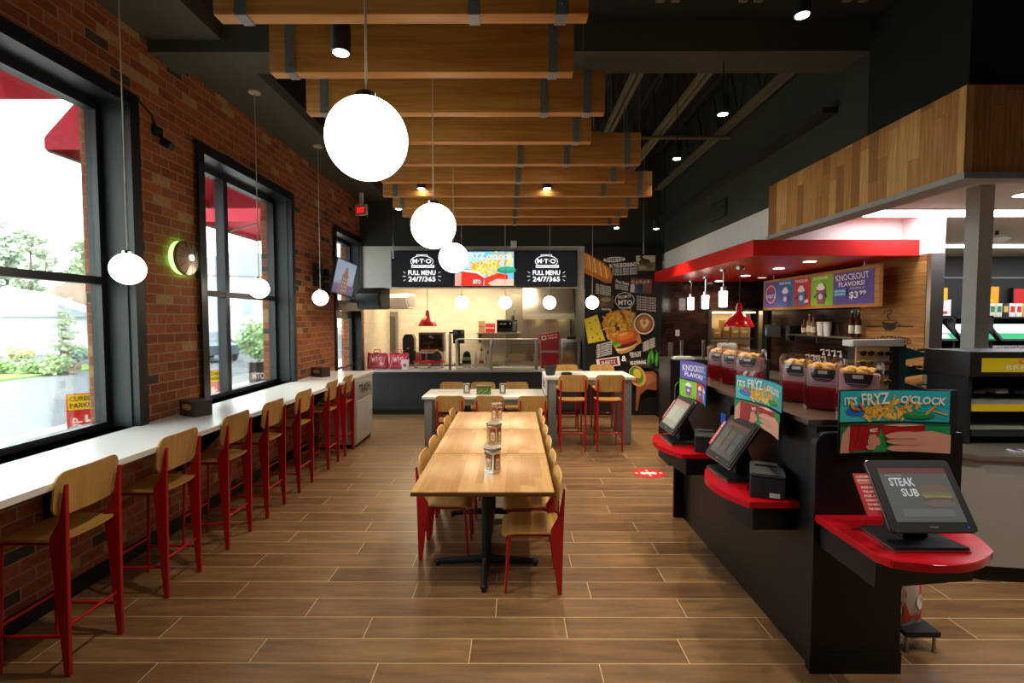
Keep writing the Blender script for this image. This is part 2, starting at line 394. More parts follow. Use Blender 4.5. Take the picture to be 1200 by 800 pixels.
# kitchen: rear wall, ceiling, upper bulkhead
struct(MB().box(XL, 5.4, 12.7, 12.9, 0, 5.3).build('wall_back', WTILE, smooth=False))
struct(MB().box(XL, 1.42, 10.3, 12.7, 2.86, 2.95).build('ceiling_kitchen', WHITE, smooth=False))
struct(MB().box(XL, 1.42, 10.2, 10.3, 2.56, 3.4).build('wall_bulkhead', GREYWALL, smooth=False))
struct(MB().box(XL, 3.1, 10.22, 10.3, 3.4, 5.3).build('wall_upper', DKGREEN, smooth=False))
struct(MB().box(1.42, 2.96, 10.1, 12.7, 0, 3.4).build('wall_mural', paint('151412', .6), smooth=False))
struct(MB().box(2.96, 3.1, 10.1, 10.3, 3.25, 5.3).build('wall_return', DKGREEN, smooth=False))
# right hand: tall wall over the drink bar
struct(MB().box(3.0, 3.12, 4.36, 10.1, 3.25, 5.3).build('wall_right_upper', DKGREEN, smooth=False))
struct(MB().box(3.0, 3.12, 5.95, 10.1, 2.87, 3.25).build('wall_right_band', GREYWALL, smooth=False))
struct(MB().box(3.0, 12, 3.40, 4.36, 3.47, 5.3).build('wall_right_front', paint('10100F', .9), smooth=False))
# timber-clad fascia that turns the corner
b = MB(); b.box(2.95, 3.0, 3.40, 5.9, 2.9, 3.47); b.box(3.0, 12, 3.36, 3.40, 2.9, 3.47); b.box(2.95, 3.0, 3.36, 3.40, 2.9, 3.47); struct(b.build('trim_3', FASCIA, smooth=False))
b = MB(); b.box(2.93, 3.12, 3.44, 5.9, 2.86, 2.9); b.box(2.93, 12, 3.33, 3.44, 2.86, 2.9); struct(b.build('trim_4', paint('9A9C9B', .5), smooth=False))
# drink bar walls
TX0, TX1, TZ0, TZ1 = 3.92, 5.0, 1.06, 2.13
b = MB(); b.box(2.96, TX0, 10.1, 10.3, 0, 2.87); b.box(TX0, TX1, 10.1, 10.3, 0, TZ0); b.box(TX0, TX1, 10.1, 10.3, TZ1, 2.87); b.box(TX1, 5.4, 10.1, 10.3, 0, 2.87)
struct(b.build('wall_drink_bar', BTILE, smooth=False))
struct(MB().box(4.75, 4.9, 6.92, 9.3, 0, 2.87).build('wall_side', BTILE, smooth=False))
struct(MB().box(4.75, 4.9, 5.84, 6.92, 0, 2.87).build('wall_timber', PLANKW, smooth=False))
struct(MB().box(4.92, 5.0, 6.34, 9.5, 0, 3.15).box(4.92, 5.4, 9.5, 9.55, 0, 3.15).box(5.3, 5.4, 9.55, 12.7, 0, 3.1).build('wall_inner', paint('4A4A46', .7), smooth=False))
struct(MB().box(3.12, 4.93, 6.22, 6.34, 2.87, 3.15).build('wall_over_canopy', WHITE, smooth=False))
struct(MB().box(4.743, 4.92, 5.80, 6.34, 2.69, 3.149).build('trim_6', WHITE, smooth=False))
struct(MB().box(4.75, 4.90, 5.77, 5.83, 0, 2.69).build('trim_7', STEEL, smooth=False))
struct(MB().box(3.12, 12, 3.44, 12.9, 3.15, 3.25).build('ceiling_store', paint('CFC8BC', .8), smooth=False))
struct(MB().box(5.4, 12, 9.9, 10.0, 0, 3.15).build('wall_store_back', paint('55554F', .8), smooth=False))
struct(MB().box(11.8, 12, -2.2, 9.9, 0, 3.47).build('wall_right', paint('77756E', .8), smooth=False))
struct(MB().box(5.4, 11.8, 9.86, 9.9, 2.55, 2.62).build('trim_8', LGREY, smooth=False))
b = MB()
for z in (2.70, 2.45, 2.32): b.box(5.4, 11.8, 9.84, 9.9, z, z+.05)
struct(b.build('trim_9', LGREY, smooth=False))
b = MB(); b.box(4.20, 4.33, 4.60, 4.745, 0, 3.15)
struct(b.build('trim_5', paint('B2B4B2', .5), smooth=False))
struct(MB().box(XL, -3.085, -2.2, 8.70, 0, .12).build('baseboard_left', BLACK, smooth=False))

# ---------------------------------------------------------------- windows and exit door in the brick wall
def window(name, w, mull, rails, sill=True):
    y0, y1, z0, z1 = w
    r = MB(); t = .05
    r.box(-3.30, -3.07, y0-.0, y0+t, z0, z1); r.box(-3.30, -3.07, y1-t, y1, z0, z1); r.box(-3.30, -3.07, y0+t, y1-t, z1-t, z1)
    r.box(-3.07, -3.05, y0-.05, y0+t, z0, z1+.05); r.box(-3.07, -3.05, y1-t, y1+.05, z0, z1+.05); r.box(-3.07, -3.05, y0+t, y1-t, z1-t, z1+.05)
    fr = struct(r.build(name, FRAME, smooth=False))
    j = MB(); j.box(-3.27, -3.11, y1-t-.012, y1-t, z0, z1-t); j.box(-3.27, -3.11, y0+t, y0+t+.012, z0, z1-t)
    j.build('jamb_liner', JAMB, fr, smooth=False)
    g = MB(); a = .07
    g.box(-3.36, -3.27, y0+t, y0+t+a, z0, z1-t); g.box(-3.36, -3.27, y1-t-a, y1-t, z0, z1-t); g.box(-3.36, -3.27, y0+t+a, y1-t-a, z1-t-a, z1-t); g.box(-3.36, -3.27, y0+t+a, y1-t-a, z0, z0+.05)
    for y in mull: g.box(-3.36, -3.26, y-.04, y+.04, z0+.05, z1-t-a)
    for z in rails: g.box(-3.355, -3.265, y0+t+a, y1-t-a, z-.03, z+.03)
    g.build('window_sash', FRAME, fr, smooth=False)
    MB().box(-3.32, -3.31, y0+t+a, y1-t-a, z0+.05, z1-t-a).build('window_glass', GLASS, fr, smooth=False)
    if sill: MB().box(-3.5, -3.1, y0, y1, z0-.03, z0).build('window_sill', FRAME, fr, smooth=False)
    return fr
window('window_1', W1, [], [2.25]); window('window_2', W2, [5.75], [2.22])
window('window_3', (W3[0], W3[1], 2.25, W3[3]), [], [], False)
r = MB(); y0, y1 = W3[0], W3[1]
r.box(-3.30, -3.07, y0, y0+.07, 0, 2.25); r.box(-3.30, -3.07, y1-.07, y1, 0, 2.25); r.box(-3.30, -3.07, y0+.07, y1-.07, 2.1, 2.25)
dr = struct(r.build('door_1', FRAME, smooth=False))
l = MB(); l.box(-3.28, -3.23, y0+.08, y0+.2, .02, 2.09); l.box(-3.28, -3.23, y1-.2, y1-.08, .02, 2.09); l.box(-3.28, -3.23, y0+.2, y1-.2, 1.95, 2.09); l.box(-3.28, -3.23, y0+.2, y1-.2, .02, .3)
l.build('door_leaf', FRAME, dr, smooth=False)
MB().box(-3.26, -3.25, y0+.2, y1-.2, .3, 1.95).build('door_glass', GLASS, dr, smooth=False)
MB().box(-3.23, -3.17, y0+.25, y0+.6, 2.0, 2.07, .01).tube((-3.2, y0+.4, 2.09), (-3.12, y0+.75, 2.12), .01).build('door_closer', paint('6F7375', .4, .8), dr)
MB().box(-3.2, -3.16, y0+.2, y1-.2, 1.02, 1.07, .01).build('push_bar', CHROME, dr)
# service door at the side of the kitchen
x, _, z = at(459, 362, 12.69)
d2 = struct(MB().box(x-.16, x+.16, 12.62, 12.69, 0, 2.12).build('door_2', paint('8F8C84', .5), smooth=False))
MB().box(x-.11, x+.11, 12.6, 12.62, .2, 2.0).build('door_panel', paint('5E5B55', .5), d2)

# ================================================================ CEILING THINGS
# timber slats hung across the hall
SX = [(250, 690, 28), (316, 672, 92), (359, 709, 137), (425, 693, 169.7), (440, 751, 195), (446, 733, 215), (448.5, 764, 231.4), (460.5, 748, 244.6), (471, 736, 254.7), (480, 726, 263.8)]
STR = [(282, 555, 658), (340, 648), (380, 637.6, 688), (451, 675), (610, 664, 735), (607.5, 719), (463, 606, 707, 750), (471, 605, 736), (603.5, 725), (603, 714)]
NM = ['nearest the camera', 'second from the camera', 'third from the camera', 'fourth from the camera', 'fifth from the camera', 'sixth from the camera', 'seventh from the camera', 'third from the kitchen', 'second from the kitchen', 'nearest the kitchen']
SLAT_Y = []
for i, (pa, pb, py) in enumerate(SX):
    X, D, w = ray(600, py); Yb = D*(3.38-EYE)/w; Yf = Yb-.08; SLAT_Y.append(Yb)
    xa, xb = at(pa, py, Yf)[0], at(pb, py, Yf)[0]; cx = (xa+xb)/2; L = (xb-xa)/2
    t = thing('ceiling_slat', 'wide honey-brown timber beam hung across the ceiling, '+NM[i], 'beam', (cx, Yf, 3.38), 0, 'timber slats under the ceiling')
    MB().box(-L, L, 0, .08, 0, .285, .004).build('board', SLAT, t)
    for px in STR[i]:
        q = at(px, py-8, Yf)[0]-cx; q = max(-L+.03, min(L-.03, q))
        s = MB(); s.box(q-.027, q+.027, -.005, 0, -.005, .288); s.box(q-.027, q+.027, .08, .085, -.005, .288); s.box(q-.027, q+.027, 0, .08, -.005, 0)
        s.tube((q, -.005, .05), (q, -.012, .05), .009, n=8); s.tube((q, -.005, .235), (q, -.012, .235), .009, n=8)
        s.build('strap', GALV, t)
    hb = MB()
    for q in (-L+.15, L-.15): hb.tube((q, .04, .285), (q, .04, (.93 if Yf < 4.3 else 1.9)), .004, n=6)
    hb.build('hanger_rod', GALV, t)

# round lamps
def globe(px, py, Y, d, ztop, label, group, canopy=True, smallcap=False):
    x, _, z = at(px, py, Y)
    t = thing('globe_pendant', label, 'pendant lamp', (x, Y, z), 0, group)
    MB().ball((0, 0, 0), d/2, u=36, v=20).build('globe_shade', glow('FFF3E0', GLOBE_E), t)
    MB().lathe([(.03*d/.29+.008, 0), (.03*d/.29+.008, .02), (.012, .028)], (0, 0, d/2-.006), 20).build('shade_cap', CHROME, t)
    MB().tube((0, 0, d/2+.02), (0, 0, ztop-z-.02), .0045, n=8).build('cord', paint('B9AE98', .5), t)
    if canopy: MB().lathe([(.06, -.02), (.062, -.005), (.06, 0)], (0, 0, ztop-z), 24).build('ceiling_rose', paint('C9C2B0', .5), t)
    return t
globe(430, 163, 1.84, .29, 4.33, 'largest glowing white globe lamp, hanging nearest the camera', 'big globe lamps over the dining tables')
globe(508, 265, 3.30, .29, 4.33, 'glowing white globe lamp hanging second from the camera under the timber beams', 'big globe lamps over the dining tables')
globe(531.5, 302, 5.0, .29, 5.3, 'glowing white globe lamp overlapping the left menu screens', 'big globe lamps over the dining tables')
for px, wd_ in ((541, 'below the left menu screen, over the white low table'), (592, 'below the middle menu screen'), (644, 'below the right menu screen'), (694, 'in front of the left edge of the food mural')):
    globe(px, 354.5, 8.30, .215, 5.3, 'small glowing globe lamp hanging '+wd_, 'small globe lamps over the white tables')
globe(150, 315, 3.5, .215, 4.33, 'small globe lamp beside the nearest large window over the white bar', 'small globe lamps over the window bar')
globe(303.5, 338, 5.32, .205, 4.3, 'small globe lamp in front of the two-pane window', 'small globe lamps over the window bar')
globe(375.5, 349, 6.97, .21, 4.3, 'small globe lamp over the bar against the brick, left of the tilted television', 'small globe lamps over the window bar')

# black can spotlights
def can(px, py, w, label, rod, power=SPOT_W, dia=.1):
    Y = dia*F_PX/w; x, _, z = at(px, py, Y)
    t = thing('can_spotlight', label, 'ceiling spotlight', (x, Y, z), 0, 'black can spotlights')
    MB().lathe([(.05, 0), (.052, .005), (.052, .14), (.046, .146)], (0, 0, 0), 28).build('housing', BLACKM, t)
    MB().lathe([(.040, -.003), (.040, .0005)], (0, 0, 0), 24).build('lens', glow('FFF6EA', 30), t)
    MB().tube((0, 0, .146), (0, 0, rod-z), .006, n=8).build('stem', BLACKM, t)
    L = bpy.data.lights.new('spot_bulb', 'SPOT'); L.energy = power; L.spot_size = math.radians(95); L.spot_blend = .7; L.color = (1, .83, .62); L.shadow_soft_size = .04
    o = bpy.data.objects.new('spot_bulb', L); COL.objects.link(o); o.parent = t; o.location = (0, 0, -.03)
can(399.5, 62, 21.5, 'black can spotlight hanging before the second timber beam', 4.33)
can(940, 18, 18, 'black can spotlight at the top right corner of the dark ceiling', 4.33)
can(847, 134, 13, 'black can spotlight among the roof trusses, upper right', 5.3)
can(793, 186, 10, 'black can spotlight lower and left among the roof trusses', 5.3)
can(653, 186, 12, 'black can spotlight right of centre between the timber beams', 5.3)
can(641, 221, 10, 'black can spotlight just below and left of another between far timber beams', 5.3)
can(493.5, 221, 10, 'black can spotlight between the far timber beams, above the second globe', 5.3)
can(467, 245, 7.6, 'black can spotlight at the left ends of the farthest timber beams', 5.3)
can(722.5, 267, 7, 'black can spotlight at the right end of the farthest timber beam', 5.3, 150)
can(769, 268, 7, 'black can spotlight over the right side of the food mural', 5.3, 130)
def fill_can(x, y, lab, power):  # extra cans added out of view to brighten the near till and sign
    px_w = 20; t0 = len(bpy.data.objects)
    t = thing('can_spotlight', lab, 'ceiling spotlight', (x, y, 4.0), 0, 'added fill spotlights over the front of the shop')
    MB().lathe([(.05, 0), (.052, .005), (.052, .14), (.046, .146)], (0, 0, 0), 28).build('housing', BLACKM, t); MB().lathe([(.040, -.003), (.040, .0005)], (0, 0, 0), 24).build('lens', glow('FFF6EA', 30), t); MB().tube((0, 0, .146), (0, 0, .45), .006, n=8).build('stem', BLACKM, t)
    L = bpy.data.lights.new('spot_bulb', 'SPOT'); L.energy = power; L.spot_size = math.radians(110); L.spot_blend = .7; L.color = (1, .88, .74); L.shadow_soft_size = .04
    o = bpy.data.objects.new('spot_bulb', L); COL.objects.link(o); o.parent = t; o.location = (0, 0, -.03)
fill_can(2.0, 1.1, 'added black can fill light in front of the nearest till', 85); fill_can(3.9, 1.9, 'added black can fill light before the grey checkout counter', 130)
fill_can(-.9, .7, 'added black can fill light over the open floor nearest the entrance', 25); fill_can(6.0, 2.4, 'added black can fill light at the far right of the shop front', 130)
# open roof: trusses and pipes
def truss(x, y0, y1, z, h, label):
    t = thing('roof_truss', label, 'roof truss', (x, y0, z), 0, 'roof trusses')
    L = y1-y0; b = MB(); b.box(-.06, -.012, 0, L, 0, .05); b.box(.012, .06, 0, L, 0, .05); b.build('bottom_chord', TRUSS, t, smooth=False)
    b = MB(); b.box(-.05, -.01, 0, L, h-.05, h); b.box(.01, .05, 0, L, h-.05, h); b.build('top_chord', paint('2E2C25', .8), t, smooth=False)
    b = MB(); n = int(L/.55); s = L/n
    for i in range(n): b.tube((0, i*s, .03), (0, (i+.5)*s, h-.03), .012, n=6); b.tube((0, (i+.5)*s, h-.03), (0, (i+1)*s, .03), .012, n=6)
    b.build('web', paint('2E2C25', .8), t)
truss(1.30, 4.76, 10.2, 4.50, .8, 'steel roof truss closest to the timber beams')
truss(2.02, 4.76, 10.2, 4.50, .8, 'steel roof truss in the middle of the open ceiling')
truss(2.88, 4.76, 10.2, 4.50, .8, 'steel roof truss beside the dark right wall')
struct(MB().tube((-2.3, 7.06, 4.52), (1.2, 7.06, 4.52), .03).tube((-2.3, 9.2, 4.8), (1.2, 9.2, 4.8), .02).build('trim_10', TRUSS))
tag(MB().tube((1.36, 7.06, 4.44), (2.98, 7.06, 4.44), .028).build('sprinkler_pipe', TRUSS), 'thin pipe crossing below the roof trusses', 'pipe')
b = MB(); b.box(2.86, 3.0, 4.76, 10.1, 3.85, 3.9); struct(b.build('trim_11', paint('26251F', .8), smooth=False))
for x, w in ((1.19, 'left'), (1.83, 'middle'), (2.63, 'right')):
    t = thing('ceiling_channel', 'short steel channel under the dark near ceiling, '+w+' of three', 'ceiling channel', (x, 3.0, 4.45), 0, 'steel channels at the top edge')
    MB().box(-.09, -.03, 0, 1.02, -.06, 0).box(.03, .09, 0, 1.02, -.06, 0).build('rail', TRUSS, t); MB().box(-.09, .09, .1, .16, -.075, -.06).box(-.09, .09, .8, .86, -.075, -.06).build('cross_plate', TRUSS, t)
p = at_x(842, 247, 2.995); b = MB()
t = thing('wall_vent', 'dark slotted vent grille on the upper right wall', 'vent', p)
MB().box(-.02, 0, -.3, .3, -.12, .12, .004).build('frame', paint('22221E', .6), t)
b = MB(); [b.box(-.03, -.02, -.27, .27, -.1+.035*k, -.085+.035*k) for k in range(6)]; b.build('slats', paint('3A3A34', .6), t)

# ================================================================ BRICK WALL THINGS
def wall_z(px, py): return at_x(px, py, XL)
x, y, z = wall_z(182, 165)
t = thing('wall_camera', 'small black camera on the brick wall above the metal disc', 'camera', (XL, y, z))
MB().box(0, .04, -.05, .05, .04, .12, .01).build('mount', BLACKM, t); MB().tube((.06, 0, .0), (.14, 0, -.05), .035).build('body', BLACKM, t); MB().tube((.02, 0, .06), (.08, 0, 0), .012).build('arm', BLACKM, t)
MB().path([(.01, 0, .1), (.012, -.05, .2), (.012, -.2, .26), (.012, -.32, .28)], .008, 6).build('cable', BLACKM, t)
x, y, z = wall_z(209, 302)
t = thing('wall_disc', 'round brushed metal disc with radial wedges glowing green at its edge', 'wall fixture', (XL, y, z))
R90 = Matrix.Rotation(PI/2, 3, 'Y')
MB().lathe([(.13, 0), (.15, .01), (.15, .05)], (0, 0, 0), 40, R90).build('glow_ring', glow('8CFF70', 2.4), t)
MB().lathe([(.145, .051), (.156, .055), (.156, .09), (.05, .12), (.03, .12)], (0, 0, 0), 40, R90).build('disc', paint('B8A48E', .3, .85), t)
b = MB()
for k in range(10):
    a = 2*PI*k/10; b.tube((.118, .04*math.cos(a), .04*math.sin(a)), (.093, .15*math.cos(a), .15*math.sin(a)), .003, n=6)
b.build('ribs', BLACKM, t); MB().lathe([(.028, .118), (.03, .132), (.012, .136)], (0, 0, 0), 20, R90).build('hub', glow('CFFFE8', 1.5), t)
# television
tl, tr, br, bl = (-2.66, 7.65, 2.885), (-2.60, 8.42, 2.835), (-2.72, 8.42, 2.30), (-2.78, 7.65, 2.345)
t = thing('television', 'flat screen television tilted down from the brick wall beside the exit door', 'television')
MB().quadbox([Vector(p)+Vector((.0, 0, 0)) for p in (bl, br, tr, tl)], .045).build('casing', BLACKM, t)
def inset(tl, tr, br, bl, k): c = (Vector(tl)+Vector(tr)+Vector(br)+Vector(bl))/4; return [c+(Vector(p)-c)*k for p in (tl, tr, br, bl)]
q = inset(tl, tr, br, bl, .94); a = Art(lambda h: glow(h, .55))
a.rect(0, 0, 1, 1, '8FA2B8'); a.rect(0, 0, 1, .32, '6F6488'); a.poly([(0, .3), (.3, .42), (.6, .34), (1, .45), (1, .3)], '8A90A8')
a.rect(.36, 0, .68, .6, '7E5A52'); a.rect(.41, .6, .63, .72, '8A665C'); a.rect(.46, .72, .58, .82, '7E5A52'); [a.rect(.40+.09*i, .08+.12*j, .45+.09*i, .14+.12*j, 'B8A49C') for i in range(3) for j in range(4)]; a.rect(0, 0, .2, .22, '5A5470'); a.rect(.8, 0, 1, .28, '5A5470')
a.build('screen', t, on_quad(*q))
MB().tube((-2.76, 8.03, 2.6), (-3.02, 7.95, 2.62), .02).box(-3.1, -3.06, 7.8, 8.1, 2.45, 2.8).tube((-3.08, 7.95, 2.62), (-3.0, 7.95, 2.62), .035).build('wall_bracket', BLACKM, t)
x, y, z = wall_z(382, 330)
t = thing('wall_spotlight', 'black double fixture on the brick wall left of the television', 'wall lamp', (XL, y-.25, z-.02))
MB().box(0, .06, -.07, .07, -.13, .1, .01).build('back_box', BLACKM, t)
MB().tube((.1, 0, .02), (.1, 0, .2), .05, .045).build('upper_can', BLACKM, t); MB().tube((.1, 0, -.02), (.1, 0, -.22), .05, .055).build('lower_can', BLACKM, t)
# two boxy bullnosed units by the kitchen corner
def unit(pxa, pxb, pya, pyb, Y, m, m2, name, label, cat):
    a, b_ = at(pxa, pyb, Y), at(pxb, pya, Y); W, H = b_[0]-a[0], b_[2]-a[2]
    t = thing(name, label, cat, (a[0], Y, a[2]), -.3)
    MB().prism([(0, H*.35), (.07, 0), (.40, 0), (.40, H), (.12, H), (0, H*.72)], 'x', 0, W, .006).build('housing', m, t)
    b = MB(); [b.box(W*.1, W*.9, .1+.06*k, .13+.06*k, -.006, 0) for k in range(5)]; b.build('louvre', m2, t)
    b = MB(); b.prism([(0.03, H*.4), (.09, .04), (.37, .04), (.37, H-.04), (.14, H-.04), (.03, H*.68)], 'x', W, W+.01).build('end_cap', m2, t)
    MB().tube(((XL-a[0])*1.15, .15, H*.5), (0, .2, H*.5), .03).build('wall_arm', m2, t)
    return t
unit(417, 447, 337, 362, 9.35, BLACK, paint('2A2A2C', .4), 'air_blower', 'black faceted air blower beside the television, over the exit door', 'air blower')
unit(452, 479, 344, 361.5, 11.0, WHITE, LGREY, 'air_blower', 'white faceted air blower over the kitchen service door', 'air blower')
# exit sign
t = thing('exit_sign', 'white exit sign with red letters at the top of the brick corner', 'exit sign', (-2.86, 9.55, 3.98), -.35)
MB().box(-.13, .13, -.02, .02, -.1, .1, .006).build('housing', WHITE, t); MB().box(-.03, .03, -.03, .03, .1, .32).build('mount', WHITE, t)
a = Art(lambda h: glow(h, 1.6)); a.rect(-.1, -.07, .1, .07, '3A0808'); a.text('EXIT', 0, 0, .17, .1, 'FF2018'); a.build('lettering', t, lambda u, v, l: (u, -.02-l, v))
# ================================================================ SEATING
def leg_blade(zs, zt, lean):
    """side outline (y, z) of the flat tapered rear leg"""
    return [(-.215, 0), (-.185, 0), (-.135, zs-.03), (-.135, zs+.015), (-.178-lean*.4, zs+.10), (-.188-lean, zt), (-.200-lean, zt), (-.225, zs)]
def make_seat(name, label, cat, group, zs, ztop, bh):
    t = thing(name, label, cat, (0, 0, 0), 0, group); lean = .035
    def seatmap(u, v, w):
        z = zs-.012+w; y = v
        if v > .12: z -= (v-.12)**2*4.5
        z += -.010*math.cos(min(1, abs(u)/.2)*PI/2)*(1 if v < .12 else 0)
        if v < -.14: z += (-.14-v)*.12
        return (u, y, z)
    MB().sheet(.385, .42, .07, .012, seatmap, 8, 9).build('seat', PLY, t)
    zc = ztop-bh/2
    def backmap(u, v, w): return (u, -.172-lean*(.5+v/bh)-.02*math.cos(min(1, abs(u)/.215)*PI/2)+.012-w, zc+v)
    MB().sheet(.43, bh, .065, .012, backmap, 10, 2).build('backrest', PLYZ, t)
    for s in (-1, 1):
        MB().prism(leg_blade(zs, ztop-.07, lean), 'x', s*.182-.012, s*.182+.012, .003).build('rear_leg', RED, t)
        MB().tube((s*.165, .155, zs-.02), (s*.170, .185, 0), .013, .009, n=12).build('front_leg', RED, t)
    b = MB(); b.tube((-.168, -.16, zs-.03), (.168, -.16, zs-.03), .011); b.tube((-.165, .155, zs-.03), (.165, .155, zs-.03), .011)
    for s in (-1, 1): b.tube((s*.165, -.17, zs-.03), (s*.165, .155, zs-.03), .011)
    b.build('seat_frame', RED, t)
    if zs > .6:
        b = MB(); b.tube((-.172, .178, .27), (.172, .178, .27), .010); b.tube((-.168, -.19, .27), (.168, -.19, .27), .010)
        for s in (-1, 1): b.tube((s*.166, -.19, .21), (s*.170, .18, .21), .010)
        b.build('footrest', RED, t)
    return t
# window bar stools, backs to the aisle
ST = [((76, 793), (145, 742)), ((191, 700), (232, 670)), ((271, 643.5), (293, 622.5)), ((316, 606.6), (334, 591)), ((348.5, 577), (363.5, 565)), ((382, 549.6), (393.5, 541)), ((401, 535), (411, 526.5))]
def floor_pt(px, py):
    X, D, w = ray(px, py); s = -EYE/w; return X*s, D*s
L7 = ['nearest the camera', 'second from the camera', 'third from the camera', 'fourth from the camera', 'third from the trash bin', 'second from the trash bin', 'next to the trash bin']
proto = None
for i, (a, b_) in enumerate(ST):
    ya, yb = floor_pt(*a)[1], floor_pt(*b_)[1]; yc = (ya+yb)/2; xr = -2.43+.010*(yc-2.8)
    lab = 'tall red stool with plywood back at the white window bar, '+L7[i]
    if proto is None: proto = make_seat('bar_stool', lab, 'bar stool', 'red stools at the window bar', .76, 1.13, .25); stool0 = proto; proto.location = (xr-.20+.0, yc, 0); proto.rotation_euler.z = PI/2
    else: dup(proto, (xr-.20, yc, 0), PI/2, lab)
# tall table stools
for px, Y, rz, lab in ((672, 7.50, 0, 'red-legged tall stool at the high white table, near side, left'), (715.5, 7.50, 0, 'red-legged tall stool at the high white table, near side, right'),
                       (663, 8.72, PI, 'red-legged tall stool at the high white table, kitchen side, left'), (705, 8.72, PI, 'red-legged tall stool at the high white table, kitchen side, right')):
    Yb = Y-.22 if rz == 0 else Y+.22
    dup(stool0, (at(px, 450, Yb)[0], Y, 0), rz, lab, 'red stools at the high white table')
# dining chairs
chair0 = None
def chair(x, y, rz, lab, grp):
    global chair0
    if chair0 is None:
        chair0 = make_seat('dining_chair', lab, 'chair', grp, .45, .83, .24); chair0.location = (x, y, 0); chair0.rotation_euler.z = rz
    else: dup(chair0, (x, y, 0), rz, lab, grp)
N6 = ['nearest the camera', 'second from the camera', 'third from the camera', 'third from the far end', 'second from the far end', 'at the far end']
for i in range(6): chair(.125, 3.66+.49*i, PI/2, 'plywood chair right of the wooden tables, '+N6[i], 'chairs at the wooden tables')
N5 = ['nearest the camera', 'second from the camera', 'in the middle', 'second from the far end', 'at the far end']
for i in range(5): chair(-.553, 4.17+.485*i, -PI/2, 'plywood chair left of the wooden tables, '+N5[i], 'chairs at the wooden tables')
for px, w in ((527, 'left'), (573.5, 'middle'), (624.5, 'right')): chair(at(px, 470, 7.25)[0], 7.47, 0, 'plywood chair seen from behind at the low white table, '+w+' of three', 'chairs at the low white table')
for px, w in ((530, 'left'), (566, 'middle'), (605, 'right')): chair(at(px, 455, 8.8)[0], 8.62, PI, 'plywood chair on the kitchen side of the low white table, '+w+' of three', 'chairs at the low white table')

# ================================================================ TABLES
for i, (y0, y1) in enumerate(((3.41, 4.384), (4.396, 5.376), (5.388, 6.372))):
    cx, cy = -.214, (y0+y1)/2
    t = thing('dining_table', 'square maple table on a black cross base, '+('nearest the camera', 'middle of the row of three', 'farthest of the row of three')[i], 'table', (cx, cy, 0), 0, 'wooden dining tables')
    h = (y1-y0)/2; MB().box(-.495, .495, -h, h, .726, .76, .004).build('tabletop', BUTCHER, t)
    b = MB(); b.box(-.4965, .4965, -h-.0015, -h+.001, .727, .752); b.build('edge_band', paint('5E3E1E', .5), t)
    MB().tube((0, 0, .06), (0, 0, .70), .038, n=28).build('column', BLACKM, t)
    MB().box(-.28, .28, -.03, .03, .70, .726).box(-.03, .03, -.28, .28, .695, .7255).build('top_plate', BLACKM, t)
    for k in range(4):
        a = PI/2*k; d = Vector((math.cos(a), math.sin(a), 0)); f = MB()
        f.tube(d*.0+Vector((0, 0, .06)), d*.38+Vector((0, 0, .035)), .032, .022, n=12); f.ball(d*.385+Vector((0, 0, .035)), .026, (1, 1, .8), 14, 8); f.tube(d*.385+Vector((0, 0, 0)), d*.385+Vector((0, 0, .03)), .017, n=12)
        f.build('foot', BLACKM, t)
# low white table
x0, x1, y0, y1 = -1.40, .475, 7.60, 8.45
t = thing('low_white_table', 'long low white table with grey panel legs in front of the kitchen counter', 'table', ((x0+x1)/2, (y0+y1)/2, 0)); W, D = (x1-x0)/2, (y1-y0)/2
MB().box(-W, W, -D, D, .72, .76, .004).build('tabletop', QUARTZ, t)
for sx in (-1, 1):
    for sy in (-1, 1): MB().box(sx*(W-.09)-.055, sx*(W-.09)+.055, sy*(D-.08)-.04, sy*(D-.08)+.04, 0, .72, .003).build('leg', GREY, t)
MB().box(-W+.16, W-.16, -D+.06, -D+.08, .62, .72).box(-W+.16, W-.16, D-.08, D-.06, .62, .72).build('apron', GREY, t)
# high white table
x0, x1, y0, y1 = .485, 1.87, 7.68, 8.60
t = thing('high_white_table', 'high white table with grey legs and a white side panel in front of the mural', 'table', ((x0+x1)/2, (y0+y1)/2, 0)); W, D = (x1-x0)/2, (y1-y0)/2
MB().box(-W, W, -D, D, 1.01, 1.05, .004).build('tabletop', QUARTZ, t)
MB().box(-W, -W+.03, -D+.02, D-.02, .765, 1.01).build('side_panel', QUARTZ, t)
b = MB(); [b.box(-W-.006, -W, -.3+.22*k, -.2+.22*k, .85, .97) for k in range(2)]; b.build('outlet', BLACKM, t)
for sx in (-1, 1):
    for sy in (-1, 1): MB().box(sx*(W-.11)-.06, sx*(W-.11)+.06, sy*(D-.1)-.05, sy*(D-.1)+.05, 0, 1.01, .003).build('leg', GREY, t)
MB().box(-W+.17, W-.17, D-.1, D-.08, .88, 1.01).box(-W+.17, W-.17, -D+.06, -D+.08, .93, 1.01).build('apron', GREY, t)
# window bar
t = thing('window_bar', 'long white counter running under the brick wall windows', 'counter', (XL, 0, 0))
MB().prism([(.002, .6), (.59, .6), (.75, 8.42), (.002, 8.42)], 'z', 1.03, 1.07, .003).build('countertop', QUARTZ, t)
for y in (2.2, 3.25, 4.55, 5.9, 7.2): MB().prism([(.002, .55), (.002, 1.03), (.5, 1.03), (.5, .97), (.06, .55)], 'y', y, y+.03).build('bracket', BLACKM, t)
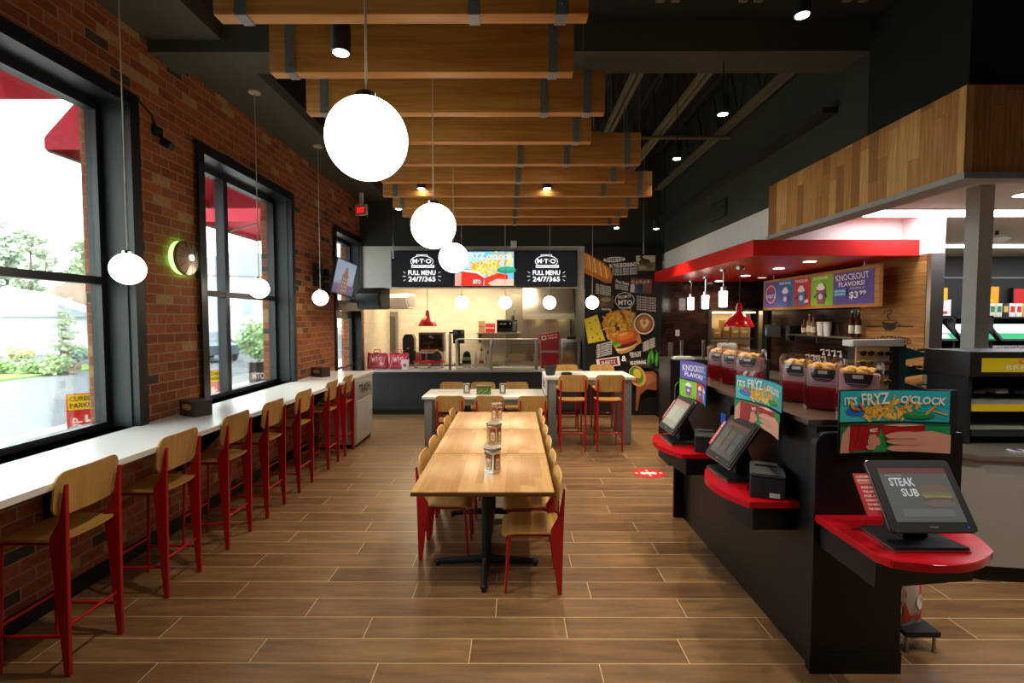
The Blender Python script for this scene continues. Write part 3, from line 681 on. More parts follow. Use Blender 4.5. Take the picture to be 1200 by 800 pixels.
# trash cabinet under the bar end
t = thing('trash_cabinet', 'grey trash cabinet lettered TRASH under the far end of the window bar', 'trash bin', (-2.88, 7.45, 0))
MB().box(0, .50, 0, .84, 0, .06).build('plinth', BLACK, t); MB().box(0, .52, 0, .84, .06, 1.026, .004).build('cabinet_body', paint('B8B8B2', .45), t)
MB().box(.52, .535, .03, .81, .08, .70, .004).build('cabinet_door', paint('C2C2BC', .45), t); MB().box(.52, .53, .06, .78, .74, 1.0, .004).build('trash_flap', paint('BCBCB6', .45), t)
a = Art(); a.text('TRASH', .42, .87, .56, .14, '1C1C1C'); a.build('lettering', t, lambda u, v, l: (.53+l, u, v))

# ================================================================ THINGS ON THE TABLES
def dispenser(x, y, z, lab, grp, rz=0, s=1.0):
    t = thing('napkin_dispenser', lab, 'napkin dispenser', (x, y, z), rz, grp)
    P = [(-.062*s, -.03*s), (0, -.075*s), (.062*s, -.03*s), (.062*s, .05*s), (.04*s, .07*s), (-.04*s, .07*s), (-.062*s, .05*s)]
    MB().prism(P, 'z', 0, .175*s, .003).build('chrome_body', CHROME, t)
    MB().prism([(p[0]*1.06, p[1]*1.06) for p in P], 'z', .176*s, .196*s, .003).build('lid', paint('B0ADA6', .25, .9), t)
    for sg in (-1, 1):
        a = Art(); a.rect(-.024*s, .035*s, .024*s, .15*s, '202020'); a.rect(-.019*s, .04*s, .019*s, .145*s, 'E8DCC0'); a.rect(-.019*s, .12*s, .019*s, .145*s, 'B8301C'); a.rect(-.012*s, .055*s, .012*s, .1*s, 'C9A25E')
        A = Vector((0, -.075*s, 0)); B = Vector((sg*.062*s, -.03*s, 0)); d = (B-A).normalized(); n = Vector((-d.y, d.x, 0))*(-1 if sg > 0 else 1); m = (A+B)/2
        if n.y > 0: n = -n
        a.build('menu_card', t, lambda u, v, l: m+d*u+n*(.0005+l)+Vector((0, 0, v)))
    return t
dispenser(-.165, 3.86, .76, 'largest chrome napkin dispenser, on the nearest wooden table', 'chrome napkin dispensers', .12)
dispenser(-.185, 4.75, .76, 'chrome napkin dispenser on the middle wooden table', 'chrome napkin dispensers', .35)
dispenser(-.20, 5.85, .76, 'chrome napkin dispenser on the farthest wooden table', 'chrome napkin dispensers', .1)
for px, w in ((547, 'left'), (589, 'right')):
    p = at(px, 460, 7.95); t = thing('menu_stand', 'small upright steel card holder on the low white table, '+w+' of the green box', 'card holder', (p[0], 7.95, .76), 0, 'card holders on the low white table')
    MB().box(-.05, .05, -.035, .035, 0, .01).box(-.05, .05, -.03, .03, .01, .16, .004).build('frame', STEEL, t)
    a = Art(); a.rect(-.035, .025, .035, .145, '1A1A1A'); a.rect(-.028, .03, .028, .14, 'EDE6D8'); a.build('card', t, lambda u, v, l: (u, -.03-l, v))
p = at(567, 463, 7.9); t = thing('condiment_box', 'green patterned box on the low white table', 'box', (p[0], 7.9, .76))
MB().box(-.11, .11, -.07, .07, 0, .11, .004).build('box_body', paint('5C8A3A', .5), t); MB().box(-.118, .118, -.078, .078, .11, .135, .003).build('rim', paint('6A5030', .5), t)
a = Art(); [a.ell(-.09+.03*k, .03+.04*((k*7) % 3)/2, .012, .01, 'A8C070') for k in range(7)]; a.build('pattern', t, lambda u, v, l: (u, -.07-l, v))
p = at(645, 432, 8.0); t = thing('dark_pot', 'dark grey bucket on the left end of the high white table', 'bucket', (p[0], 8.0, 1.05))
MB().lathe([(.07, 0), (.1, .13), (.105, .15), (.095, .15), (.075, .03)], n=28).build('bucket_body', paint('2E2C2A', .5), t); MB().lathe([(.108, .14), (.108, .158), (.1, .158), (.1, .14)], n=28).build('rim', paint('3E3B38', .5), t)
p = at(664, 437, 7.9); t = thing('napkin_tray', 'low black napkin box on the high white table', 'napkin box', (p[0], 7.9, 1.05))
MB().box(-.08, .08, -.05, .05, 0, .05, .005).build('tray', BLACK, t); MB().box(-.06, .06, -.035, .035, .05, .058).build('napkins', paint('5A4A3A', .8), t)
for (px, py, X, w) in ((218, 486, -2.90, 'between the two big windows'), (375, 441, -2.93, 'against the brick below the far lamp')):
    X0, Dd, ww = ray(px, py); s = (1.07-EYE)/ww; Y = Dd*s
    t = thing('napkin_holder', 'dark brown napkin box on the window bar '+w, 'napkin box', (X, Y, 1.07), -.5, 'brown napkin boxes on the bar')
    MB().box(-.12, .12, -.08, .08, 0, .13, .006).build('box_body', paint('3A2A20', .5), t); MB().box(-.125, .125, -.085, .085, .13, .142, .003).build('lid', paint('4A372A', .5), t)
    a = Art(); a.ell(.0, .085, .075, .028, 'B9935A'); a.ell(0, .085, .062, .018, '8E6A3A'); a.ell(0, .085, .05, .012, 'C2A06A'); a.build('badge', t, lambda u, v, l: (u, -.08-l, v))
# floor sticker
x, y = floor_pt(760, 554.5)
t = thing('floor_sticker', 'round red arrow sticker on the plank floor left of the order counter', 'floor sticker', (x, y, .0))
MB().lathe([(.2, .0005), (.2, .002)], n=40).build('disc', paint('D01420', .45), t)
a = Art(step=.0003); a.rect(-.1, -.03, -.03, .03, 'F6EDE6'); a.ell(-.065, 0, .035, .05, 'F6EDE6'); a.ell(0, 0, .03, .055, 'F6EDE6'); a.ell(.065, 0, .035, .05, 'F6EDE6'); a.ell(0, .1, .015, .03, 'F6EDE6'); a.ell(0, -.1, .015, .03, 'F6EDE6')
a.poly([(-.18, 0), (-.14, .03), (-.14, -.03)], 'F6EDE6'); a.poly([(.18, 0), (.14, .03), (.14, -.03)], 'F6EDE6'); a.build('print', t, lambda u, v, l: (u, v, .0012+l))

# ================================================================ ORDER COUNTER
WX = 1.66
t = thing('order_counter', 'long black order counter with round-cornered upright end panels', 'counter', (WX, 2.74, 0))
Ly = 4.86-2.74
MB().box(0, .44, 0, Ly, .12, 1.36).build('counter_body', BLACK, t, smooth=False); MB().box(.0, .46, .0, Ly, 0, .12).build('plinth', paint('0A0A0A', .4), t, smooth=False)
MB().box(-.03, .5, .03, Ly-.02, 1.36, 1.39, .004).build('ledge', paint('5A4A40', .25), t)
def fin(x0, x1, z0, z1, r, y0, y1):
    P = [(x1, z0), (x1, z1)]+[(x0+r+r*math.cos(a), z1-r+r*math.sin(a)) for a in (PI/2+PI/2*i/8 for i in range(9))]+[(x0, z0)]
    return MB().prism(P, 'y', y0, y1, .003)
fin(-.03, .76, .86, 1.335, .07, -.05, .0).build('end_panel', BLACK, t)
fin(-.03, .46, 0, .86, .002, -.05, .0).build('end_panel', BLACK, t)
MB().box(-.035, .465, -.055, -.05, 0, .12).build('kick_plate', paint('050505', .5), t)
fin(-.09, .44, 0, 1.345, .07, Ly, Ly+.04).build('end_panel', BLACK, t)
fin(-.035, .05, .5, 1.30, .03, 1.02, 1.05).build('divider', BLACK, t)
MB().box(.12, .74, -.03, .0, 1.336, 1.562).build('sign_board', BLACKM, t)
def shelf_counter(name, lab, P, z, inset_P):
    s = thing(name, lab, 'counter shelf', (0, 0, z), 0, 'red till shelves')
    MB().prism(P, 'z', 0, .038, .004).build('red_top', REDTOP, s); MB().prism(inset_P, 'z', -.14, 0, .003).build('apron', BLACK, s); return s
def arc(p, q, bulge, n=8):
    p, q = Vector(p), Vector(q); d = q-p; nn = Vector((d.y, -d.x)).normalized()
    return [tuple(p+d*i/n+nn*bulge*math.sin(PI*i/n)) for i in range(n+1)]
fx = WX-.03
P = [(1.63, 2.685), (1.63, 2.22)]+arc((1.66, 2.17), (2.2, 2.27), .09)+[(2.26, 2.40), (2.26, 2.685)]
S1 = shelf_counter('till_shelf', 'nearest red till shelf, jutting from the end of the order counter', P, .852, [(1.66, 2.685), (1.66, 2.26), (2.17, 2.33), (2.17, 2.685)])
P = [(1.655, 2.87)]+arc((1.36, 2.87), (1.37, 3.55), -.10)+[(1.655, 3.72)]
S2 = shelf_counter('till_shelf', 'middle red till shelf with the receipt printer', P, .852, [(1.655, 2.90), (1.40, 2.90), (1.36, 3.1), (1.38, 3.5), (1.655, 3.62)])
P = [(1.60, 3.90)]+arc((1.32, 3.90), (1.29, 4.58), -.10)+[(1.60, 4.72)]
P = [(1.655, 3.90)]+P[1:-1]+[(1.655, 4.72)]
S3 = shelf_counter('till_shelf', 'farthest red till shelf, beside the floor sticker', P, .852, [(1.655, 3.93), (1.36, 3.93), (1.33, 4.2), (1.33, 4.55), (1.655, 4.66)])
# terminals
def terminal(x, y, z, rz, lab, kind):
    t = thing('till_terminal', lab, 'touchscreen till', (x, y, z), rz, 'touchscreen tills')
    MB().prism([(-.17, -.12), (.17, -.12), (.15, .14), (-.15, .14)], 'z', 0, .022, .005).build('base', BLACKM, t)
    MB().prism([(-.172, -.123), (.172, -.123), (.152, .143), (-.152, .143)], 'z', .004, .010).build('base_trim', STEEL, t)
    MB().prism([(-.02, .022), (.1, .022), (.12, .06), (.03, .25), (-.02, .22)], 'x', -.06, .06, .005).build('stand', BLACKM, t)
    A = Vector((0, -.13, .10)); B = Vector((0, .055, .375)); up = (B-A); n = Vector((0, -up.z, up.y)).normalized(); w = .195
    def P(u, v, l): return Vector((u*w*2-w, 0, 0))+A+up*v+n*l
    b = MB(); b.sheet(2*w, up.length, .018, .03, lambda u, v, l: P(u/(2*w)+.5, v/up.length+.5, l-.03), 2); b.build('casing', BLACKM, t)
    b = MB(); pts = rrect(0, 0, 2*w, up.length, .018)
    b.path([P(u/(2*w)+.5, v/up.length+.5, -.012) for u, v in pts+pts[:1]], .0035, 6); b.build('rim', STEEL, t)
    ink = lambda h: glow(h, .5 if kind == 0 else .75)
    a = Art(ink, .0006)
    if kind == 0:
        a.rect(.09, .13, .91, .88, '5C5C58'); a.rect(.09, .8, .91, .88, '6A3A38'); a.text('STEAK', .33, .68, .3, .12, 'C8CECE'); a.text('SUB', .38, .53, .2, .11, 'C8CECE')
        a.ell(.68, .56, .19, .085, '6E5E50'); a.ell(.68, .50, .2, .035, '66704E'); a.poly([(.5, .5), (.86, .48), (.8, .40), (.7, .45), (.58, .39)], '857A4E'); a.ell(.68, .43, .19, .03, '5E4A40'); a.ell(.68, .38, .18, .05, '6E6054'); a.text('MADE TO ORDER', .25, .77, .2, .02, '9AA0A0'); a.rect(.2, .2, .8, .3, '686862')
    elif kind == 1:
        a.rect(.09, .13, .91, .88, '161817'); a.rect(.09, .80, .91, .88, '4A2018')
        for i, c in enumerate(('2E3C2A', '3E2A20', '28343C', '3A3428', '30282E', '26382E')): a.rect(.14+.25*(i % 3), .5-.25*(i//3), .35+.25*(i % 3), .7-.25*(i//3), c)
    else:
        a.rect(.09, .13, .91, .88, '6E7468'); a.rect(.09, .8, .91, .88, '8A4A40'); a.rect(.15, .3, .5, .7, '8C8E80'); a.rect(.55, .3, .85, .7, '7C8A7A')
    a.build('screen', t, lambda u, v, l: P(u, v, l))
    a = Art(ink, .0005); a.ell(.90, .06, .012, .015, '3040FF'); a.rect(.45, .05, .55, .075, '505050'); a.build('status_light', t, lambda u, v, l: P(u, v, l))
    # red card clipped to the side
    a = Art(flat, .0004); a.rect(0, 0, 1, 1, 'C02430'); a.text('CUSTOMER', .5, .92, .8, .06, 'F4E4E0'); a.text('REWARDS', .5, .83, .8, .06, 'F4E4E0'); a.rect(.1, .76, .9, .77, 'F4E4E0')
    for k, s in enumerate(('ENTER ON', 'THE APP', 'FOR A', 'CHANCE', 'TO WIN', 'FOR A BAG')): a.text(s, .5, .66-.1*k, .62, .055, 'F4E4E0')
    MB().quadbox([P(-.19, .22, -.02), P(.03, .22, -.02), P(.03, .82, -.02), P(-.19, .82, -.02)], .003).build('card_backing', paint('B01C28'), t)
    a.build('reward_card', t, lambda u, v, l: P(-.19+.22*u, .22+.6*v, -.0195+l))
    return t
terminal(1.90, 2.36, .89, 0, 'largest touchscreen till showing STEAK SUB, on the nearest red shelf', 0)
terminal(1.50, 3.38, .89, -PI/2, 'dark-screened touchscreen till beside the receipt printer', 1)
terminal(1.44, 4.33, .89, -PI/2, 'pale-screened touchscreen till on the farthest red shelf', 2)
def printer(x, y, rz, lab):
    t = thing('receipt_printer', lab, 'printer', (x, y, .89), rz, 'receipt printers')
    MB().box(-.085, .085, -.11, .11, 0, .11, .01).build('printer_body', paint('1C1D20', .5), t); MB().prism([(-.11, .11), (.11, .11), (.11, .145), (.02, .155), (-.11, .13)], 'x', -.085, .085, .006).build('lid', paint('222428', .5), t)
    MB().box(-.06, .05, -.01, .04, .155, .160).build('paper_slot', paint('4A4C50', .4), t)
    a = Art(); a.rect(.01, .01, .06, .035, 'B8B8B4'); a.build('sticker', t, lambda u, v, l: (u, -.11-l, v)); return t
printer(1.54, 3.03, -.42, 'black receipt printer on the middle red shelf').scale = (1.1, 1.1, 1.1)
printer(1.55, 4.03, -.3, 'black receipt printer half hidden by the pale-screened till')
# poster signs
def poster_art(kind):
    a = Art(flat, .0005)
    if kind == 'fry':
        a.rect(0, .5, 1, 1, '2FB6C4'); a.poly([(0, .5), (.25, .5), (.05, .75), (0, .8)], '44C9C0'); a.ell(.17, .66, .12, .085, '2E74C8'); a.fries(.47, .62, .42, .22, 60)
        a.fries(.5, .75, .5, .2, 18, seed=3); a.ell(.74, .6, .14, .06, '1F8A4A'); a.ell(.74, .62, .1, .03, '2FA45C')
        a.bars([(.8, .62, .96, .9, .02), (.86, .68, .98, .62, .02), (.28, .62, .35, .76, .025), (.1, .84, .13, .72, .03), (.5, .72, .53, .93, .02), (.62, .7, .66, .92, .02)], 'F0A828'); a.bars([(.2, .8, .24, .68, .03), (.12, .72, .2, .69, .03)], 'E86A20')
        a.text("IT'S", .1, .84, .13, .13, 'F6F4EC'); a.text('FRYZ', .345, .87, .27, .19, 'F6F4EC', rot=4); a.text("O'CLOCK", .77, .85, .38, .13, 'F6F4EC', rot=-4)
        a.rect(0, 0, 1, .475, '1E9A5A'); a.poly([(0, .0), (.12, 0), (.1, .47), (0, .47)], '2A7A50'); a.poly([(.0, .0), (.1, .0), (.12, .3), (.09, .45), (.02, .3)], 'D99A7E')
        a.poly([(.09, .02), (.34, .04), (.42, .44), (.1, .46)], 'A8141C'); a.bars([(.14, .06, .2, .42, .008), (.2, .06, .26, .42, .008), (.12, .2, .3, .3, .008)], '7E0E14'); a.poly([(.4, .46), (.8, .46), (.78, .2), (.46, .15)], 'B0161E'); a.poly([(.42, .44), (.62, .475), (.8, .45), (.6, .42)], 'E8E0D0')
        a.text('MEET', .335, .36, .08, .06, 'F4ECE6', rot=8); a.text('ALL', .33, .27, .07, .06, 'F4ECE6', rot=8); a.text('DAY', .32, .18, .08, .06, 'F4ECE6', rot=8)
        a.ell(.34, .2, .05, .1, 'D8957A', 20); a.ell(.31, .09, .05, .05, 'D8957A'); a.poly([(.62, .02), (1, 0), (1, .3), (.85, .36), (.62, .32)], 'E0A48E')
        a.ell(.6, .28, .16, .06, 'E0A48E', 6); a.ell(.62, .17, .17, .05, 'D99C86', -3); a.ell(.62, .07, .16, .055, 'E0A48E', 2); a.bars([(.46, .225, .72, .225, .008), (.48, .115, .74, .12, .008)], 'B06A58')
        a.rect(0, .475, 1, .505, '10202A')
    else:
        a.rect(0, .5, 1, 1, '5A4FB0'); a.text('KNOCKOUT', .42, .83, .72, .17, 'E6E2F0', rot=4); a.text('FLAVORS!', .42, .64, .6, .12, 'F4F2F8'); a.rect(.76, .78, .92, .84, '3FA8D8'); a.rect(.76, .68, .92, .74, '3FA8D8')
        a.rect(0, 0, .47, .475, '84C83A'); a.rect(.47, 0, .78, .475, 'D83040'); a.rect(.78, 0, 1, .475, '2878C8')
        for cx, c in ((.23, '8A5A9A'), (.62, '2E78C0'), (.88, '5AB0E0')): a.poly([(cx-.06, .06), (cx+.06, .06), (cx+.085, .33), (cx-.085, .33)], c); a.ell(cx, .34, .09, .04, 'E8E4F0'); a.ell(cx, .38, .05, .035, 'F4F0F6'); a.ell(cx, .2, .035, .04, 'D8D8E8')
        a.rect(0, .475, 1, .505, '1A1A1E')
    return a
def poster(x, y, rz, W, H, kind, bulge, lab):
    t = thing('poster_sign', lab, 'sign', (x, y, 1.40), rz, 'curved printed signs over the tills')
    def P(u, v, l): return (u*W-W/2, -bulge*(1-math.cos((u-.5)*PI))-l-.012, (v-.5)*H)
    MB().sheet(W+.01, H+.01, .006, .004, lambda u, v, l: P(u/W+.5, v/H+.5, -.005+l), 12).build('backing_board', BLACKM, t)
    poster_art(kind).build('print', t, P, cuts=12)
    MB().box(-.02, .02, -.008, .03, -H*.3, H*.3).build('mount', BLACKM, t); return t
poster(2.02, 2.70, 0, .58, .33, 'fry', .03, "largest curved sign reading IT'S FRYZ O'CLOCK, above the nearest till")
poster(1.615, 3.20, -PI/2, .60, .315, 'fry', .05, "curved sign reading IT'S FRYZ O'CLOCK above the middle till and printer")
poster(1.615, 4.36, -PI/2, .64, .33, 'flavor', .05, 'curved purple sign reading KNOCKOUT FLAVORS! above the farthest till')
# blue display flap by the far till
t = tag(MB().box(1.60, 1.608, 3.78, 3.86, 1.0, 1.22).build('blue_card', paint('1E48C0', .4)), 'narrow blue card standing between the two farther tills', 'card')
# snack gift bags on the ledge
def snack_bag(x, y, rz, lab):
    global bag0
    if bag0: return dup(bag0, (x, y, 1.39), rz, lab)
    t = thing('snack_bag', lab, 'gift bag', (x, y, 1.39), rz, 'wrapped snack bags on the counter ledge')
    rn = random.Random(5)
    MB().prism([(-.085, .005), (.085, .005), (.09, .15), (-.09, .15)], 'y', -.05, .05, .008).build('red_basket', paint('B80E28', .35), t)
    MB().prism([(-.09, .15), (.09, .15), (.095, .27), (-.095, .27)], 'y', -.045, .045, .006).build('pink_netting', tiled('netting', (1, 1, 0), (0, 0, 1), .008, .008, .003, 0, [(0, 'C08A96'), (.5, 'B47E8A')], 'DDB8BC', rough=.6, bump=0), t)
    b = MB()
    for k in range(16): b.ball((rn.uniform(-.065, .065), rn.uniform(-.03, .03), .275+rn.uniform(0, .02)), rn.uniform(.016, .026), (1.2, .9, .8), 10, 7)
    b.build('cheese_snacks', paint('F6C468', .6), t)
    b = MB(); b.prism([(-.07, .27), (.07, .27), (.06, .215), (.035, .19), (-.035, .19), (-.06, .215)], 'y', -.062, -.055, .002); b.build('dark_tag', paint('2C2630', .4), t)
    a = Art(flat, .0004); a.rect(-.025, .24, .025, .262, 'D8D8E0'); a.rect(-.045, .205, .045, .212, '8E8896'); a.rect(-.035, .196, .035, .2, '8E8896'); a.build('tag_print', t, lambda u, v, l: (u, -.062-l, v))
    n = 26; V = []; F = []; rows = [(0, 1.0), (.08, 1.04), (.16, 1.02), (.24, 1.06), (.30, 1.1), (.335, .95)]
    for z, k in rows:
        for i in range(n):
            a_ = 2*PI*i/n; q = 1/max(abs(math.cos(a_))**1.0, abs(math.sin(a_))**1.0); q = min(q, 1.25); j = 1+rn.uniform(-.05, .05)
            V.append((.103*k*q*math.cos(a_)*j, .072*k*q*math.sin(a_)*j, z+rn.uniform(0, .015)*(z > 0)))
    for r_ in range(len(rows)-1):
        for i in range(n): F.append((r_*n+i, r_*n+(i+1) % n, (r_+1)*n+(i+1) % n, (r_+1)*n+i))
    m = MB(); m._add(V, F); m.build('clear_wrap', BAGGY, t, smooth=False)
    bag0 = t; return t
bag0 = None
for x, y, rz, lab in ((1.87, 2.79+.08, -.7, 'wrapped red snack bag nearest the camera, partly behind the largest sign'), (1.83, 3.12, -.75, 'wrapped red snack bag between the largest sign and the middle sign'), (1.83, 3.40, -.8, 'wrapped red snack bag just right of the middle sign'),
                      (1.83, 4.02, -.8, 'wrapped red snack bag just left of the middle sign'), (1.83, 4.30, -.85, 'wrapped red snack bag in the middle of the far three'), (1.83, 4.58, -.85, 'wrapped red snack bag nearest the purple flavours sign')):
    snack_bag(x+(.09 if y < 3.6 else .05), y-.02, rz, lab).scale = (1, 1, .93)
p = at_x(873, 461, 1.70)
tag(MB().ball((1.68, p[1], 1.415), .026, (1.3, 1, 1), 14, 10).ball((1.685, p[1]-.035, 1.412), .022, (1, 1, 1), 12, 8).build('snack_packet', paint('E8A050', .5)), 'small orange snack packet lying on the counter ledge below the far bags', 'snack packet')
# ================================================================ KITCHEN
x0 = at(436, 480, 10.1)[0]
t = thing('kitchen_counter', 'long black-fronted kitchen counter with a grey worktop', 'counter', (x0, 10.1, 0)); W = 1.38-x0
MB().box(0, W, .03, .75, .1, .87).build('front_panel', paint('25282C', .5), t, smooth=False); MB().box(0, W, .06, .7, 0, .1).build('plinth', paint('060606', .5), t, smooth=False)
MB().box(-.02, W+.01, -.02, .80, .87, .91, .004).build('worktop', paint('A7A8A6', .3), t)
CT = .91
# menu screens
def board(pa, pb, kind, lab):
    a0 = at(pa, 293.5, 10.06); b0 = at(pb, 336, 10.06); W, H = b0[0]-a0[0], a0[2]-b0[2]
    t = thing('menu_screen', lab, 'menu screen', (a0[0]+W/2, 10.06, b0[2]), 0, 'menu screens over the kitchen counter')
    MB().box(-W/2+.003, W/2-.003, 0, .06, 0, H, .004).build('casing', BLACKM, t); MB().box(-.1, .1, .06, .14, .2, .5).build('wall_mount', BLACKM, t)
    if kind == 'm':
        a = Art(lambda h: glow(h, .95)); a.rect(.02, .03, .98, .97, '070A12')
        a.rect(.41, .82, .59, .89, 'EDEFF4'); a.rect(.42, .82, .58, .875, '070A12'); a.ell(.5, .70, .185, .165, 'EDEFF4', n=32); a.ell(.5, .70, .175, .148, '070A12', n=32); a.text('M·T·O', .5, .71, .30, .13, 'FFFFFF')
        a.rect(.33, .525, .7, .60, 'EDEFF4'); a.text('MADE TO ORDER', .515, .562, .34, .04, '10131A')
        a.text('FULL MENU', .5, .39, .44, .13, 'FFFFFF'); a.text('24/7/365', .5, .215, .44, .14, 'FFFFFF')
        a.bars([(.20, .42, .235, .375, .012), (.19, .29, .24, .29, .02), (.20, .16, .235, .2, .012), (.80, .42, .765, .375, .012), (.81, .29, .76, .29, .02), (.80, .16, .765, .2, .012)], 'C8CCD4')
    else:
        a = Art(lambda h: glow(h, 1.0)); a.rect(.02, .03, .98, .97, '6DB6DE'); a.rect(.02, .5, .98, .8, 'A4CBDD'); a.fries(.75, .75, .4, .4, 24, seed=4); a.fries(.5, .5, .45, .4, 66, seed=2)
        a.ell(.86, .46, .16, .09, '1E8A70'); a.ell(.87, .5, .13, .06, '2CA084'); a.ell(.1, .55, .1, .12, '8AB8E8'); a.text("FRYZ", .36, .86, .3, .16, 'F4F8FA'); a.text("O'CLOCK", .74, .82, .4, .12, 'F4F8FA')
        a.poly([(.1, .03), (.48, .03), (.50, .26), (.38, .38), (.12, .44)], 'D82A1C'); a.poly([(.5, .03), (.9, .03), (.88, .34), (.72, .38), (.5, .24)], 'E03420'); a.poly([(.12, .43), (.38, .37), (.5, .25), (.52, .29), (.4, .41), (.14, .47)], 'F6EEE4')
        a.poly([(.02, .03), (.12, .03), (.14, .36), (.04, .4)], 'D8957A'); a.poly([(.62, .03), (.98, .03), (.98, .2), (.7, .22), (.56, .1)], 'E8B49C'); a.text('MTO', .38, .14, .12, .12, 'FBEDE8')
    a.build('screen', t, lambda u, v, l: (u*W-W/2, -l, v*H)); return t
board(458, 531, 'm', 'left menu screen reading FULL MENU 24/7/365 on black'); board(531.5, 603.5, 'f', 'middle menu screen with bright fries and a blue sky'); board(604, 676.5, 'm', 'right menu screen reading FULL MENU 24/7/365 on black')
p = at(602, 288, 10.15); tag(MB().box(p[0]-.06, p[0]+.06, 10.12, 10.2, p[2]-.05, p[2]+.1, .006).build('wall_box', WHITE), 'small white box on the bulkhead above the menu screens', 'box')
p = at(461, 303, 9.6); t = thing('hanging_rod', 'thin steel rod with a small clip hanging left of the menu screens', 'hanging rod', (p[0], 9.6, p[2]))
MB().tube((0, 0, 0), (0, 0, 5.3-p[2]), .014).build('rod', STEEL, t); MB().box(-.04, .04, -.03, .03, -.06, .0, .01).build('clip', BLACKM, t)
p = at(754, 298, 9.3); t = thing('hanging_rod', 'thin steel rod with a small clip hanging in front of the food mural', 'hanging rod', (p[0], 9.3, p[2]))
MB().tube((0, 0, 0), (0, 0, 5.3-p[2]), .012).build('rod', STEEL, t); MB().tube((0, 0, 0), (-.06, -.02, -.06), .02).tube((-.06, -.02, -.06), (.02, -.02, -.1), .018).build('clip', BLACKM, t)
# light panels in the kitchen ceiling
for k, x in enumerate((-2.2, -1.0, .2)):
    t = thing('ceiling_light', 'lit white panel in the kitchen ceiling, '+('left', 'middle', 'right')[k]+' of three', 'ceiling light', (x, 11.4, 2.858), 0, 'kitchen ceiling lights')
    MB().box(-.32, .32, -.62, .62, -.02, 0).build('frame', WHITE, t); MB().box(-.29, .29, -.58, .58, -.026, -.0201).build('diffuser', glow('FFE6BE', KITCHEN_E), t)
# red dome lamp in the kitchen
def dome(px, py, Y, ztop, w, lab, s=1.0):
    x, _, z = at(px, py, Y); r = w*Y/F_PX/2
    t = thing('dome_pendant', lab, 'pendant lamp', (x, Y, z), 0, 'red dome pendant lamps')
    MB().lathe([(r, 0), (r*1.0, .012), (r*.9, .06*r/.2), (r*.72, .12*r/.2), (r*.45, .17*r/.2), (r*.24, .21*r/.2), (r*.2, .30*r/.2), (r*.12, .34*r/.2), (r*.1, .34*r/.2), (r*.18, .2*r/.2), (r*.42, .155*r/.2), (r*.68, .11*r/.2), (r*.86, .055*r/.2), (r*.96, .0)], n=40).build('lamp_shade', paint('C40E18', .18, coat=.4, name='dome_red'), t)
    MB().ball((0, 0, .06), .05, u=16, v=10).build('bulb', glow('FFE2B0', 6), t)
    MB().tube((0, 0, .34*r/.2), (0, 0, ztop-z-.03), .005, n=8).build('cord', BLACKM, t); MB().lathe([(.055, -.04), (.06, 0)], (0, 0, ztop-z), 24).build('ceiling_rose', STEEL, t)
    return t
dome(501, 382, 10.75, 2.86, 22, 'red dome lamp hanging over the kitchen machines under the left menu screen')
dome(866, 383, 7.2, 2.68, 33, 'red dome lamp hanging under the red canopy')
# hood and range
def fr(px, py, Y): return at(px, py, Y)
t = thing('range_hood', 'sloping stainless hood in the kitchen behind the right menu screen', 'range hood', (0, 11.6, 0))
xa, _, za = at(592, 392, 11.9); xb = 1.40; zt = 2.84
l, r_, zb = at(613, 372, 11.6)[0], at(683, 372, 11.6)[0], at(640, 372, 11.6)[2]
MB().prism([(0, zb), (1.0, zb), (1.0, zt), (.35, zt), (0, zb+.12)], 'x', l, 1.40, .004).build('hood_body', STEEL, t)
MB().box(l, 1.40, -.012, 0, zb-.04, zb+.1).build('hood_lip', paint('C9C2AC', .3, .6), t)
MB().tube((l+.45, .5, zb-.005), (l+.45, .5, zb-.03), .09, n=20).tube((l+1.05, .5, zb-.005), (l+1.05, .5, zb-.03), .09, n=20).build('hood_lamp', glow('FFE0A0', 6), t)
t = thing('kitchen_wall_panel', 'stainless wall cladding behind the kitchen grill', 'wall panel', (0, 12.66, .95)); MB().box(xa, 1.40, 0, .035, 0, 1.6).build('sheet', paint('B5AD98', .35, 1), t); b = MB(); [b.box(xa+.5*k, xa+.5*k+.02, -.01, 0, 0, 1.6) for k in range(1, 4)]; b.build('seam', STEEL, t)
t = thing('kitchen_grill', 'stainless kitchen grill and shelves below the hood', 'grill', (0, 11.65, 0))
MB().box(xa+.05, 1.39, 0, .95, .1, .92, .005).build('grill_body', STEEL, t); MB().box(xa+.1, 1.37, .5, .9, 1.33, 1.36).build('shelf', STEEL, t)
b = MB(); [b.tube((xa+.15+.16*k, .02, .8), (xa+.15+.16*k, -.03, .8), .02) for k in range(6)]; b.build('knob', BLACKM, t)
b = MB(); [b.box(xa+.06+.6*k, xa+.09+.6*k, .05, .95, 0, .1) for k in range(3)]; [b.box(x, x+.03, .86, .9, .92, 1.33) for x in (xa+.1, 1.34)]; b.build('leg', STEEL, t)
# rear worktop along the kitchen's back wall
t = thing('rear_worktop', 'stainless rear worktop behind the kitchen machines', 'worktop', (-2.0, 11.35, 0)); MB().box(-1.08, 1.75, 0, .6, .86, .91, .004).build('top', STEEL, t)
MB().box(-1.05, 1.73, .03, .58, .0, .86).build('cabinet', paint('8E8E8A', .4, .7), t)
